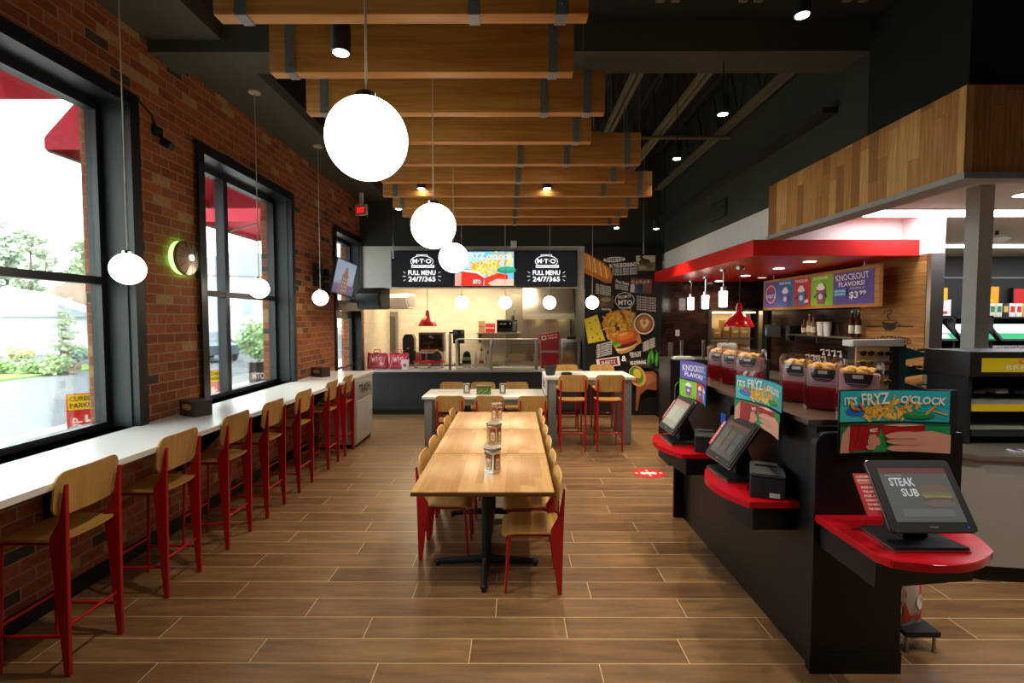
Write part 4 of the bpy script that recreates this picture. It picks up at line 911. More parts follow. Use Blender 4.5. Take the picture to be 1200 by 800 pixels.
# machines seen over the counter
def ktop(px0, px1, pt, pb, Y): a = at(px0, pb, Y); b_ = at(px1, pt, Y); return a[0], b_[0], a[2], b_[2]
a0, a1, z0, z1 = ktop(472, 485.5, 391.5, 411, 11.5)
t = thing('drink_urn', 'black rounded drink dispenser on the kitchen worktop', 'drink dispenser', ((a0+a1)/2, 11.6, .91)); w = (a1-a0)/2
MB().box(-w, w, -.12, .12, 0, .3, .01).build('base', BLACKM, t); MB().prism([(-w, .3), (w, .3), (w, z1-1.01), (w*.6, z1-.91), (-w*.6, z1-.91), (-w, z1-1.01)], 'y', -.13, .13, .01).build('tank', paint('1A1918', .3), t); MB().tube((0, -.13, .36), (0, -.2, .36), .02).build('tap', STEEL, t)
a0, a1, z0, z1 = ktop(491, 520, 389.5, 428, 11.45)
t = thing('oven_machine', 'wide black and steel oven on the kitchen worktop', 'oven', ((a0+a1)/2, 11.62, .91)); w = (a1-a0)/2; H = z1-.91
MB().box(-w, w, -.2, .2, 0, H*.4, .008).build('lower_unit', STEEL, t); MB().box(-w, w, -.2, .2, H*.4, H, .008).build('upper_unit', paint('4A423A', .35, .5), t)
MB().box(-w*.9, w*.9, -.215, -.2, H*.48, H*.94, .004).build('oven_window', paint('1C1511', .12), t); b = MB(); b.box(-w*.35, w*.35, -.21, -.2, H*.05, H*.34); b.box(-w*.8, -w*.45, -.21, -.2, H*.1, H*.34); b.build('control_panel', BLACKM, t); MB().box(-w*.8, w*.6, -.24, -.215, H*.42, H*.46).build('handle', paint('C08A70', .4), t)
x, _, z = at(503, 433, 10.55); z1 = at(503, 422.5, 10.55)[2]
t = thing('red_stand', 'low red stand on the kitchen counter in front of the oven', 'stand', (x, 10.55, CT)); MB().box(-.32, .32, -.12, .12, z1-CT-.03, z1-CT, .004).build('red_top', REDTOP, t)
for sx in (-.28, 0, .28): MB().box(sx-.02, sx+.02, -.08, .08, 0, z1-CT-.03).build('leg', LGREY, t)
zz = z1
t = thing('menu_box', 'small framed red card on the red kitchen stand', 'card', (x-.22, 10.55, zz)); MB().box(-.055, .055, -.02, .02, 0, .18, .004).build('frame', paint('7A4A30', .5), t); a = Art(); a.rect(-.04, .02, .04, .16, 'B03028'); a.build('print', t, lambda u, v, l: (u, -.02-l, v))
t = thing('round_canister', 'round dark canister lying on the red kitchen stand', 'canister', (x+.18, 10.55, zz)); MB().tube((0, -.1, .1), (0, .1, .1), .1, n=28).build('drum', paint('4E4844', .25, .6), t); MB().box(-.05, .05, -.08, .08, 0, .02).build('cradle', BLACKM, t)
# pink promotional bags
for px, pb, w, lab in ((443, 433, .42, 'left'), (468, 433, .40, 'right')):
    x, _, _z = at(px, pb, 10.45)
    t = thing('promo_bag', 'pink and red printed carrier bag on the left of the kitchen counter, '+lab+' of two', 'bag', (x, 10.45, CT), .05, 'pink bags on the kitchen counter')
    h = w/2; MB().prism([(-h, 0), (h, 0), (h*.92, .2), (h*.98, .30), (h*.7, .33), (h*.3, .30), (-h*.1, .345), (-h*.5, .30), (-h*.95, .34), (-h*.9, .2)], 'y', -.07, .07, .012).build('bag_body', paint('D83850', .45), t)
    a = Art(); a.poly([(-h*.8, .05), (h*.8, .04), (h*.75, .28), (-h*.8, .29)], 'E4566A'); a.bars([(-h*.9, .02, -h*.5, .3, .012), (h*.5, .03, h*.85, .28, .012), (-h*.1, .25, h*.3, .32, .01)], 'F2A8B0'); a.text('M·T·O', 0, .2, h*1.0, .09, 'FBE8E8', rot=6); a.text('MADE', -h*.3, .1, h*.6, .06, 'B01828'); a.ell(h*.4, .11, .04, .04, 'F2C8CC'); a.build('print', t, lambda u, v, l: (u, -.084-l, v))
    MB().path([(-h*.4, 0, .31), (-h*.35, 0, .39), (h*.2, 0, .39), (h*.3, 0, .30)], .008, 6).build('handle', paint('C84858', .45), t)
x, _, z = at(475, 433, 10.22); t = thing('paper_cup', 'white paper carton in front of the pink bags', 'carton', (x, 10.22, CT)); MB().prism([(-.055, 0), (.055, 0), (.075, .2), (-.075, .2)], 'y', -.05, .05, .003).build('carton_body', paint('E8E6E2', .5), t); a = Art(); a.rect(-.03, .06, .03, .12, 'C04050'); a.build('print', t, lambda u, v, l: (u, -.05-l, v))
# order monitor
x, _, z = at(536, 395, 11.1); t = thing('kitchen_monitor', 'black monitor on a pole in the kitchen, right of the oven', 'monitor', (x, 11.35, .91)); MB().tube((0, .06, 0), (0, .06, z-.91), .02).box(-.1, .1, -.04, .16, 0, .02).build('pole', BLACKM, t); MB().box(-.13, .13, 0, .04, z-1.06, z-.75, .006).build('screen', paint('121214', .15), t); MB().box(-.22, -.1, .02, .05, z-.84, z-.8).build('arm', BLACKM, t)
# sneeze guard
a0, a1 = at(536, 433, 10.3)[0], at(634, 433, 10.3)[0]; zt = at(600, 398, 10.3)[2]-CT
t = thing('sneeze_guard', 'glass sneeze guard with steel posts on the kitchen counter', 'sneeze guard', (a0, 10.2, CT)); W = a1-a0
for q in (-.14, .70, 1.62): MB().box(q-.03, q+.03, 0, .06, 0, zt+(.12 if q < 0 else .02), .004).build('post', paint('A9ABAB', .3, .8), t)
MB().box(.0, .67, .02, .03, .04, zt).build('glass_pane', CLEAR, t); MB().box(.73, 1.59, .02, .03, .04, zt).build('glass_pane', CLEAR, t)
MB().box(0, 1.65, -.01, .3, zt+.003, zt+.02, .003).build('top_rail', STEEL, t); MB().box(0, 1.65, .0, .03, 0, .04).build('bottom_rail', paint('E6DCC8', .4), t); MB().box(-.03, .0, 0, .3, 0, zt).build('side_frame', paint('E8E2D4', .4), t)
x, _, _z = at(547, 433, 10.5); t = thing('sauce_warmer', 'black and white sauce warmer behind the left sneeze guard pane', 'food warmer', (x, 10.52, CT)); MB().box(-.1, .1, -.09, .09, 0, .05).build('tray', WHITE, t); MB().box(-.09, .09, -.09, .09, .05, .24, .006).build('warmer_body', paint('D8D4CA', .3), t); MB().box(-.095, .095, -.095, -.09, .1, .17).build('band', BLACKM, t); MB().ball((0, 0, .24), .085, (1, 1, 1.5), 20, 12).build('dome_lid', BLACKM, t)
for k, (px, h, c, lab) in enumerate(((558, .26, 'EDE8DC', 'plain white squeeze bottle behind the sneeze guard'), (564, .36, 'E8E4DC', 'taller red-banded bottle behind the sneeze guard'), (571.5, .30, 'C9C4BC', 'grey bottle with a red cap beside the sneeze guard middle post'))):
    x, _, _z = at(px, 433, 10.5); t = thing('squeeze_bottle', lab, 'bottle', (x, 10.56, CT), 0, 'bottles behind the sneeze guard')
    MB().lathe([(.045, 0), (.048, .02), (.048, h*.7), (.02, h*.85), (.018, h)], n=20).build('bottle_body', paint(c, .35), t); MB().lathe([(.022, h+.001), (.022, h+.03), (.008, h+.07)], n=16).build('cap', paint('C02028' if k else 'E0DCD0', .4), t)
    if k == 1: MB().lathe([(.0495, .09), (.0495, .16)], n=20).build('band', paint('B8202A', .4), t)
# microwave shelf
a0, a1 = at(560, 388, 11.9)[0], at(608, 388, 11.9)[0]; z = at(580, 389.5, 11.9)[2]
t = thing('wall_shelf', 'steel kitchen shelf carrying the microwave', 'shelf', (a0, 11.75, z)); MB().box(-.03, a1-a0+.05, 0, .95, -.025, 0, .003).build('board', STEEL, t); MB().box(0, .03, .1, .95, -.25, -.025).build('bracket', STEEL, t); MB().box(a1-a0, a1-a0+.03, .1, .95, -.25, -.025).build('bracket', STEEL, t)
a0, a1, z0, z1 = ktop(582, 606, 374.5, 388, 11.85); t = thing('microwave', 'black microwave on the kitchen shelf', 'microwave', ((a0+a1)/2, 11.85, z)); w = (a1-a0)/2; h = z1-z
MB().box(-w, w, 0, .35, 0.005, h, .006).build('microwave_body', BLACKM, t); MB().box(-w*.92, w*.5, -.012, 0, .03, h-.03, .003).build('microwave_door', paint('060606', .08), t); a = Art(lambda q: glow(q, .8)); a.rect(.0, h*.7, .08, h*.8, '5A7A70'); a.build('display', t, lambda u, v, l: (w*.62+u, -.001-l, v)); b = MB(); [b.box(w*.62, w*.88, -.005, 0, h*.15+h*.12*k, h*.22+h*.12*k) for k in range(4)]; b.build('buttons', paint('55585A', .4), t)
for a_, b_, c, lab, m in ((560.5, 568.3, 376, 'small brown carton at the left end of the kitchen shelf', 'A88050'), (568.7, 580, 379, 'small red carton beside the microwave', 'B81820')):
    q0, q1, _a, zt_ = ktop(a_, b_, c, 388, 11.85); t = thing('carton', lab, 'box', ((q0+q1)/2, 11.9, z), 0, 'cartons on the kitchen shelf'); w = (q1-q0)/2; MB().box(-w+.004, w-.004, 0, .16, 0, zt_-z, .003).build('carton_body', paint(m, .5), t); MB().box(-w*.8, w*.8, -.003, 0, (zt_-z)*.45, (zt_-z)*.55).build('band', paint('7A5A38' if m[0] == 'A' else 'E8C8C4', .5), t)
x, _, z2 = at(601, 374, 11.95); t = thing('utensil_jar', 'dark jar with utensils standing on the microwave', 'utensil jar', (x, 11.98, z+h)); MB().lathe([(.03, 0), (.045, .04), (.03, .09), (.025, .1)], n=18).build('jar', BLACKM, t); b = MB(); b.tube((0, 0, .09), (.05, 0, .2), .006).tube((0, 0, .09), (.02, .02, .22), .006).tube((0, 0, .09), (.09, 0, .16), .006); b.ball((.05, 0, .21), .016, u=8, v=6); b.build('utensils', paint('5A5A4A', .5), t)
# red warmer with sign, steel fridge
a0, a1, _a, z1 = ktop(634, 655, 391, 433, 10.45); t = thing('red_display', 'red food display with a tilted red sign on the kitchen counter', 'food display', ((a0+a1)/2, 10.45, CT)); w = (a1-a0)/2; H = z1-CT-.12
MB().box(-w, w, 0, .25, 0, H, .006).build('display_body', paint('A01020', .35), t); b = MB(); b.box(-w-.01, w+.01, -.015, .0, H*.55, H*.62); b.build('shelf_bar', LGREY, t)
q = [(-w-.03, -.02, H+.10), (w, -.02, H+.17), (w+.03, -.0, H+.0), (-w, 0, H-.05)]; MB().quadbox([q[3], q[2], q[1], q[0]], .02).build('sign_plate', paint('B01422', .35), t)
a = Art(); a.rect(.06, .2, .3, .8, 'F2E0DC'); a.rect(.11, .35, .25, .65, 'B01422'); a.text('MADE TO', .63, .68, .55, .2, 'F2E0DC'); a.text('ORDER', .63, .35, .5, .2, 'F2E0DC'); a.build('sign_print', t, on_quad(*q))
a0, a1, _a, z1 = ktop(657, 681, 397.5, 433, 10.45); t = thing('steel_cabinet', 'brushed steel cabinet at the right end of the kitchen counter', 'cabinet', ((a0+a1)/2, 10.42, CT)); w = (a1-a0)/2; H = z1-CT
MB().box(-w, w, 0, .34, 0, H, .006).build('cabinet_body', STEEL, t); MB().box(-w*.85, w*.6, -.012, 0, .04, H-.06, .003).build('cabinet_door', paint('A5A19A', .22, 1), t); MB().tube((w*.75, -.02, .1), (w*.75, -.02, H-.1), .012).build('handle', GREY, t); MB().box(-.08, .1, .03, .2, H, H+.06, .008).build('top_unit', BLACKM, t)

# ================================================================ FOOD MURAL
pm0 = at(684, 440, 10.1); pm1 = at(774, 440, 10.1)
t = thing('food_mural', 'black wall graphic with burger, fries, coffee, bread and white lettering', 'mural', (0, 10.1, 0))
MB().box(1.44, 2.94, -.012, -.002, .0, 3.38).build('panel', paint('141210', .5), t, smooth=False)
def mm(u, v, l): p = at(670+u/3.811, 270+v/3.811, 10.088); return (p[0], -.012-l, p[2])
a = Art(flat, .0008)
def T(s, x, y, w, h, c='F4F1EA', rot=0): a.text(s, x, y, w*1.04, h*1.15, 'F4F1EA' if c in ('B8B2A8', 'CFC9C0', 'D8D2C8') else c, rot, -1)
a.poly([(54, 96), (74, 104), (101, 120), (147, 147), (176, 178), (183, 210), (178, 235), (150, 233), (101, 209), (58, 190)], 'C4781E'); a.poly([(54, 100), (74, 110), (101, 127), (140, 150), (166, 178), (170, 206), (150, 214), (101, 188), (56, 168)], 'E89A34')
a.bars([(76, 112, 84, 168, 6), (100, 126, 108, 188, 6), (124, 142, 134, 204, 6), (148, 160, 158, 216, 5)], 'F8D080'); a.bars([(82, 112, 90, 172, 3), (106, 128, 114, 192, 3), (130, 144, 140, 206, 3)], 'B86A1A')
a.ell(190, 130, 50, 12, 'ECE8E0', -3); T('SHEETZ', 190, 130, 76, 13, '1A1816')
a.poly([(168, 148), (282, 138), (305, 195), (185, 210)], '262220'); T('IN THE BEGINNING', 227, 155, 114, 17, 'FBF8F2', -4); [T('IT WAS ALL ABOUT SERVING', 236, 172+11*k, 104, 8, rot=-3) for k in range(3)]
a.rect(287, 112, 373, 180, 'D8CDB4'); a.poly([(287, 150), (373, 140), (373, 180), (287, 180)], '8A7C60'); a.ell(325, 140, 26, 14, '4A4234'); a.ell(345, 158, 20, 9, '6A5E48'); a.rect(300, 160, 330, 172, 'B0A284')
a.poly([(180, 212), (260, 218), (252, 270), (172, 256)], '1F1B19'); T('Three Sheetz', 225, 232, 60, 12, rot=12); [T('FRESH FOOD MADE', 222, 246+8*k, 56, 5, rot=10) for k in range(3)]
a.poly([(262, 210), (358, 218), (354, 284), (258, 276)], '6A4A3A'); [a.ell(272+17*k, 228+(k % 2)*4, 7, 8, 'C89478') for k in range(5)]
for k, c in enumerate(('D8D0C8', '3A4A78', '28305A', '5A5A60', '8A3A30')): a.poly([(262+18*k, 240), (282+18*k, 240), (284+18*k, 276), (260+18*k, 275)], c)
[T('LOCALLY SOURCED AND BAKED', 140, 248+9*k, 66, 6, 'B8B2A8', 12) for k in range(5)]
a.rect(118, 290, 186, 345, '5A4632'); a.ell(150, 310, 24, 10, 'A08A60'); a.ell(140, 330, 20, 8, '7A6040'); T('CREATED', 152, 352, 44, 8, rot=3)
a.ell(235, 312, 44, 36, 'DCD8D0'); a.ell(235, 312, 41, 33, '191614'); T('MTO', 237, 322, 60, 20, 'FBF8F2'); T('WELCOME TO', 232, 296, 58, 11, 'FBF8F2', -6); T('MADE TO ORDER', 236, 346, 54, 6)
[T('YOUR FOOD IS ALWAYS', 330, 300+11*k, 84, 7, 'CFC9C0', 6) for k in range(6)]
a.poly([(54, 396), (112, 375), (148, 490), (72, 505)], 'E2C22A'); a.poly([(60, 400), (110, 381), (140, 484), (78, 498)], 'EED23C'); [a.ell(x, y, 4, 5, 'A8880E') for x, y in ((78, 412), (104, 400), (86, 440), (112, 462), (92, 478), (124, 482), (128, 436))]
a.poly([(130, 418), (150, 376), (190, 358), (230, 350), (284, 368), (276, 410), (300, 460), (310, 500), (220, 552), (200, 540), (170, 494)], 'C08A40'); a.poly([(136, 416), (154, 382), (192, 364), (232, 356), (276, 372), (262, 420), (200, 470), (172, 470)], 'E0AC5C')
a.fries(206, 420, 112, 110, 40, seed=9, cols=('C87418', 'D88A20')); a.fries(206, 418, 108, 104, 60, seed=11, cols=('F6B830', 'F0A424', 'FCD05C'))
a.ell(320, 416, 46, 47, 'E8E0D4', n=32); a.ell(320, 416, 40, 41, '9A5A2C', n=32); a.ell(320, 416, 32, 32, 'C0783C', n=32); a.poly([(300, 405), (310, 395), (320, 405), (332, 394), (344, 406), (336, 424), (320, 440), (306, 424)], 'ECD2A8'); a.ell(320, 412, 9, 8, 'C88A54')
a.ell(243, 526, 46, 17, 'C88A48', -22); a.ell(240, 518, 48, 12, 'E8D0A0', -20); a.ell(244, 508, 48, 13, '5A1E1A', -18); a.bars([(205, 512, 284, 488, 7)], 'C82E22'); a.ell(196, 502, 20, 11, '4E9A2A', -15); a.ell(204, 512, 14, 6, '7ABE3C', -15); a.ell(254, 500, 18, 7, '8A2A3A', -15)
a.ell(240, 474, 52, 27, 'C8541C', -14); a.ell(236, 468, 42, 18, 'E27A2E', -14); a.ell(226, 462, 22, 7, 'F4A860', -14)
[T('WHERE YOUR FAVORITE FOOD', 142, 505+10*k, 68, 7, 'D8D2C8', -14) for k in range(6)]
a.poly([(305, 500), (360, 470), (378, 520), (325, 548)], '2A2624'); [T('ORDER FRESH', 340, 492+11*k, 56, 8, 'D8D2C8', -24) for k in range(4)]
a.poly([(106, 574), (208, 560), (214, 600), (112, 614)], 'ECE6E0'); a.poly([(120, 577), (198, 566), (203, 596), (125, 608)], '8A1E1E'); T('SHEETZ', 161, 587, 62, 14, 'F0E6DE', -7)
T('&', 230, 570, 22, 22); T('OPEN ALL DAY', 280, 548, 50, 14, 'D8D2C8', -8); T('AND NIGHT', 282, 560, 44, 6, 'B8B2A8', -8)
a.poly([(246, 575), (356, 568), (350, 612), (262, 606)], '3A3634'); T('RE-DEFINING', 292, 588, 66, 14, 'D8D2C8', -4)
for x, y, r in ((340, 570, 10), (355, 560, -6), (374, 572, 4)): a.ell(x, y, 7, 32, '2E8A2A', r); a.ell(x-2, y-4, 2, 20, '6CC050', r); a.ell(x-3, y-34, 2, 7, '4A6A24', r)
a.poly([(300, 630), (360, 626), (392, 660), (392, 712), (330, 706), (300, 730), (290, 800), (280, 800), (284, 690)], '9A5638'); a.poly([(310, 640), (350, 636), (372, 664), (330, 690)], 'B06C4A')
a.ell(288, 648, 36, 48, 'D8A850', -25); a.ell(284, 644, 28, 40, '4E8E2C', -25); a.ell(288, 636, 16, 22, 'E2C040', -25); a.ell(276, 664, 14, 12, 'C8402C')
a.build('print', t, mm)

# ================================================================ DRINK BAR
t = thing('red_canopy', 'large glossy red canopy over the drink bar', 'canopy', (2.8, 5.94, 2.68))
MB().prism([(0, 0), (1.94, 0), (1.94, 4.14), (0, 4.14)], 'z', 0, .19, .003).build('canopy_body', CANOPY, t, smooth=False)
def cdisc(px, py, on=True):
    X, D, w = ray(px, py); s = (2.68-EYE)/w; return X*s, D*s
for i, (px, py, on, lab) in enumerate(((842.5, 329, 1, 'leftmost recessed light in the red canopy'), (873.6, 322.7, 1, 'recessed light in the red canopy above the red dome lamp'), (912.6, 314, 1, 'recessed light in the red canopy above the drinks board'), (949, 306, 1, 'rightmost recessed light in the red canopy'), (893, 325, 0, 'dim recessed light in the middle of the red canopy'))):
    x, y = cdisc(px, py)
    l = thing('recessed_light', lab, 'recessed light', (x, y, 2.68), 0, 'recessed lights in the red canopy')
    MB().lathe([(.085, -.006), (.09, -.0005)], n=28).build('trim_ring', WHITE, l); MB().lathe([(.072, -.008), (.072, -.0062)], n=28).build('lens', glow('FFF2DC', 9 if on else 1.0), l)
    if on:
        L = bpy.data.lights.new('downlight', 'SPOT'); L.energy = CANOPY_W*3; L.spot_size = math.radians(120); L.spot_blend = .8; L.color = (1, .86, .68); L.shadow_soft_size = .06
        o = bpy.data.objects.new('downlight', L); COL.objects.link(o); o.parent = l; o.location = (0, 0, -.03)
for px, pt, w_, lab in ((848, 316, 9.2, 'right and largest'), (827, 324.5, 8.0, 'middle'), (810, 329, 7.2, 'left and smallest')):
    x, y = cdisc(px, pt); 
    l = thing('cylinder_pendant', 'white glass cylinder lamp under the red canopy, '+lab+' of three', 'pendant lamp', (x, y, 2.12), 0, 'white cylinder pendants')
    MB().lathe([(.045, 0), (.058, .004), (.062, .23), (.056, .238)], n=28).build('glass_shade', glow('FFF0DA', 4.5), l); MB().lathe([(.045, .239), (.045, .30), (.02, .31)], n=24).build('cap', CHROME, l)
    MB().tube((0, 0, .31), (0, 0, .54), .009, n=8).build('stem', CHROME, l); MB().lathe([(.06, .535), (.062, .56)], n=24).build('ceiling_rose', CHROME, l)
# pass-through with shelves
t = thing('display_shelves', 'lit shelves of cartons in the steel-framed opening under the red canopy', 'shelving', (0, 10.12, 0))
b = MB(); b.box(TX0, TX1, 0, .5, TZ0-.03, TZ0+.02); b.build('sill', STEEL, t); b = MB(); b.box(TX0-.03, TX0+.03, -.06, .1, TZ0, TZ1); b.box(TX1-.04, TX1+.06, -.06, .1, TZ0-.3, TZ1); b.box(TX0+.03, TX1-.04, -.06, .1, TZ1-.03, TZ1+.03); b.build('opening_frame', STEEL, t)
for z in (1.52, ): MB().box(TX0+.03, TX1-.05, .3, .6, z, z+.03).build('shelf_board', STEEL, t)
MB().box(TX0-.1, TX1+.1, .75, .78, .9, 2.2).build('back_panel', paint('C8B48C', .6), t); MB().box(TX0+.06, TX1-.08, .15, .6, 2.06, 2.08).build('light_panel', glow('FFE2B0', 4), t)
rn = random.Random(3)
for row, z in enumerate((TZ0+.02, 1.55)):
    for k in range(5):
        h_ = rn.uniform(.2, .4); x = TX0+.13+k*.19; c = ('A07C48', 'B28E58', '8E6A3C')[k % 3]
        l = thing('stock_carton', 'brown carton on the '+('lower', 'upper')[row]+' lit shelf, '+('first', 'second', 'third', 'fourth', 'fifth')[k]+' from the left', 'carton', (x, 10.5, z), 0, 'cartons in the lit opening')
        MB().box(-.08, .08, 0, .2, 0, h_, .003).build('carton_body', paint(c, .6), l); MB().box(-.05, .05, -.003, 0, h_*.4, h_*.6).build('carton_label', paint('D8CBB0', .6), l)
p = at(794, 459-60, 10.08); l = thing('wall_switch', 'small white switch plate on the brown tile beside the mural', 'switch', (at(794, 390, 10.09)[0], 10.09, at(794, 390, 10.09)[2])); MB().box(-.04, .04, 0, .01, -.06, .06, .003).build('plate', WHITE, l); MB().box(-.012, .012, -.006, 0, -.025, .025).build('toggle', LGREY, l)
# black service counter with guard
t = thing('service_counter', 'black service counter behind the farthest till, white tray on top', 'counter', (2.06, 6.6, 0))
MB().box(0, 1.3, 0, .5, 0, 1.38).build('counter_body', BLACK, t, smooth=False); MB().box(-.01, 1.31, -.01, .51, 1.38, 1.41).build('counter_top', paint('2A2826', .3), t)
l = thing('paper_tray', 'white paper tray on the black service counter', 'tray', (2.25, 6.72, 1.41)); MB().box(-.12, .14, -.08, .08, 0, .02).build('tray_base', WHITE, l); MB().box(-.1, .12, -.06, .06, .02, .035, .005).build('paper', paint('F0EEE8', .6), l)
l = thing('glass_guard', 'low glass guard on steel posts along the black service counter', 'sneeze guard', (2.1, 6.95, 1.41))
for q in (.22, .52, .85): MB().box(q-.018, q+.018, -.018, .018, 0, .24, .003).build('post', STEEL, l)
for q in (.37, .685): MB().box(q-.13, q+.14, -.004, .004, .03, .23).build('glass_pane', CLEAR, l)
l = thing('food_case', 'white-lidded food case behind the glass guard', 'food case', (2.95, 7.0, 1.41)); MB().box(-.12, .14, -.1, .08, 0, .12, .008).build('case_body', paint('C9C4B8', .4), l); MB().box(-.1, .12, -.08, .06, .12, .20, .015).build('lid', WHITE, l)
t = thing('side_counter', 'low dark counter with a steel top beside the mural', 'counter', (2.85, 9.1, 0)); MB().box(0, .75, 0, .95, 0, .9).build('cabinet', BLACK, t, smooth=False); MB().box(-.02, .77, -.02, .97, .9, .94, .003).build('top', STEEL, t); MB().tube((.1, -.03, .45), (.1, -.03, .8), .015).build('handle', CHROME, t)
l = thing('steel_post', 'tall square steel post standing on the low counter beside the mural', 'post', (2.93, 9.4, .94)); MB().box(-.035, .035, -.035, .035, .02, .56, .004).build('shaft', STEEL, l); MB().box(-.06, .06, -.06, .06, 0, .02).build('foot_plate', STEEL, l)
# rear drinks counter on the side wall
t = thing('coffee_counter', 'long dark drinks counter with a steel top against the brown tile', 'counter', (4.15, 5.95, 0)); MB().box(0, .595, 0, 3.3, 0, .95).build('cabinet', BLACK, t, smooth=False); MB().box(-.02, .597, -.02, 3.32, .95, .99, .003).build('top', STEEL, t)
t = thing('bottle_riser', 'dark stepped riser for syrup bottles on the drinks counter', 'riser', (4.3, 6.5, .99)); MB().box(0, .2, 0, 1.2, 0, .12).build('step', BLACKM, t); MB().box(.2, .42, 0, 1.2, 0, .2).build('step', BLACKM, t)
pump0 = None; k = 0
for col in range(4):
    for row in range(2):
        x = 4.40+.2*row; y = 7.50-.13*col-.03*row; z = 1.11 if row == 0 else 1.19
        lab = 'white-pumped syrup bottle on the drinks counter, '+('front', 'back')[row]+' row, '+('first', 'second', 'third', 'fourth')[col]+' from the left'
        if pump0 is None:
            pump0 = thing('syrup_bottle', lab, 'syrup bottle', (x, y, z), 0, 'syrup bottles with white pumps')
            MB().lathe([(.036, 0), (.038, .02), (.038, .16), (.015, .2), (.015, .22)], n=16).build('bottle_body', paint('5A2E1A', .15), pump0); MB().tube((0, 0, .22), (0, 0, .30), .008).tube((0, 0, .30), (-.06, -.02, .295), .009).lathe([(.02, .215), (.02, .24)], n=12).build('pump', paint('E4E0D8', .4), pump0)
        else: dup(pump0, (x, y, z), 0, lab)
x, y, z = at_x(980, 434, 4.4); t = thing('cream_jug', 'cream-coloured jug with a dark spout beside the syrup bottles', 'jug', (4.42, y, 1.11)); MB().lathe([(.06, 0), (.075, .03), (.075, .12), (.05, .2), (.025, .24)], n=24).build('jug_body', paint('CFC4A8', .4), t); MB().lathe([(.026, .241), (.026, .27), (.01, .34)], n=14).build('spout', BLACKM, t)
y0 = at_x(929, 392, 4.66)[1]; y1 = at_x(1008, 392, 4.66)[1]; z = at_x(965, 393, 4.66)[2]
t = thing('bottle_shelf', 'slim metal shelf with bottles and cups on the brown tile wall', 'shelf', (4.749, y1, z)); MB().box(-.2, 0, 0, y0-y1, -.02, 0).build('board', STEEL, t); [MB().box(-.18, 0, q, q+.02, -.12, -.02).build('bracket', STEEL, t) for q in (.2, (y0-y1)*.5, y0-y1-.25)]
for i, (px, h_, c, cc, lab) in enumerate(((941, .24, '6A3A1C', 'B82020', 'brown bottle at the left end of the wall shelf'), (947, .32, '8A7A50', 'D8D0C0', 'tall olive bottle second on the wall shelf'), (951.5, .28, '9A6A3A', '4A2A18', 'amber bottle third on the wall shelf'), (996.5, .36, '3A0E0E', 'E8E4DC', 'dark red bottle with white label, left of two by the timber wall'), (1004, .36, '3A0E0E', 'E8E4DC', 'dark red bottle with white label, closest to the timber wall'))):
    y = at_x(px, 385, 4.62)[1]; t = thing('shelf_bottle', lab, 'bottle', (4.64, y, z), 0, 'bottles on the wall shelf')
    MB().lathe([(.036, 0), (.038, .02), (.038, h_*.6), (.014, h_*.78), (.013, h_*.95)], n=16).build('bottle_body', paint(c, .15), t); MB().lathe([(.015, h_*.95+.001), (.015, h_)], n=12).build('cap', paint(cc, .4), t); MB().lathe([(.0392, h_*.15), (.0392, h_*.45)], n=16).build('bottle_label', paint('D8D2C4', .6), t)
for px, lab in ((960, 'left'), (968, 'right')):
    y = at_x(px, 385, 4.62)[1]; t = thing('cup_stack', 'stack of white cups on the wall shelf, '+lab+' of two', 'cups', (4.64, y, z), 0, 'cup stacks on the wall shelf'); MB().lathe([(.042, 0), (.055, .17), (.05, .17)], n=20).build('cups', WHITE, t); b = MB(); [b.lathe([(.056, .17+.02*k), (.057, .185+.02*k)], n=20) for k in range(2)]; b.build('rims', paint('DAD6CC', .5), t)
y = at_x(907, 388, 4.6)[1]; t = thing('wall_monitor', 'black screen on the tile wall under the left end of the drinks board', 'monitor', (4.6, y, at_x(910, 388, 4.6)[2])); MB().box(-.03, .0, -.28, .28, -.11, .11, .006).box(0, .148, -.05, .05, -.05, .05).build('casing', BLACKM, t); a = Art(lambda h: glow(h, .5)); a.rect(-.24, -.08, -.19, .05, '6A8AA0'); a.rect(-.18, -.09, .26, .09, '0C0D10'); a.build('screen', t, lambda u, v, l: (-.03-l, -u, v))
t = thing('side_keypad', 'narrow black keypad unit right of the wall screen', 'keypad', (4.6, at_x(925, 390, 4.6)[1], at_x(925, 390, 4.6)[2])); MB().box(-.03, .149, -.06, .06, -.13, .12, .006).build('casing', BLACKM, t); b = MB(); [b.box(-.035, -.03, -.04, .04, -.09+.04*k, -.07+.04*k) for k in range(4)]; b.build('keys', paint('2E3234', .4), t)
# menu board over the drink bar
yA, yB = at_x(895, 331, 4.45)[1], at_x(1031, 309, 4.45)[1]; zT = at_x(1031, 309, 4.45)[2]; zB = at_x(1031, 359, 4.45)[2]
t = thing('drinks_board', 'timber-framed drinks board with five coloured panels and the 3.99 price', 'menu board', (4.45, yB, zB)); L, H = yA-yB, zT-zB
MB().box(0, .05, 0, L, 0, H, .004).build('board', wood('board_frame_wood', 'A8662C', 'C88A48', 1, .5), t)
for q in (.3, L-.3): MB().tube((.025, q, H), (.025, q, 2.679-zB), .006).build('hanger', STEEL, t)
cs = ['5A4690', '1E6FB4', 'C4262E', '86BE2E', '5E4A9E']; us = [(.015, .175), (.18, .34), (.345, .505), (.51, .69), (.695, .97)]
a = Art(flat, .0008)
for (u0, u1), c in zip(us, cs): a.rect(u0, .08, u1, .92, c)
a.ell(.095, .52, .06, .3, 'E4DEEA'); a.ell(.095, .52, .052, .27, '5A4690'); a.text('SHEETZ', .095, .45, .11, .12, 'F0ECF4'); a.ell(.095, .68, .025, .1, 'C8282E'); a.text('FREEZ', .095, .3, .08, .08, 'E0484E')
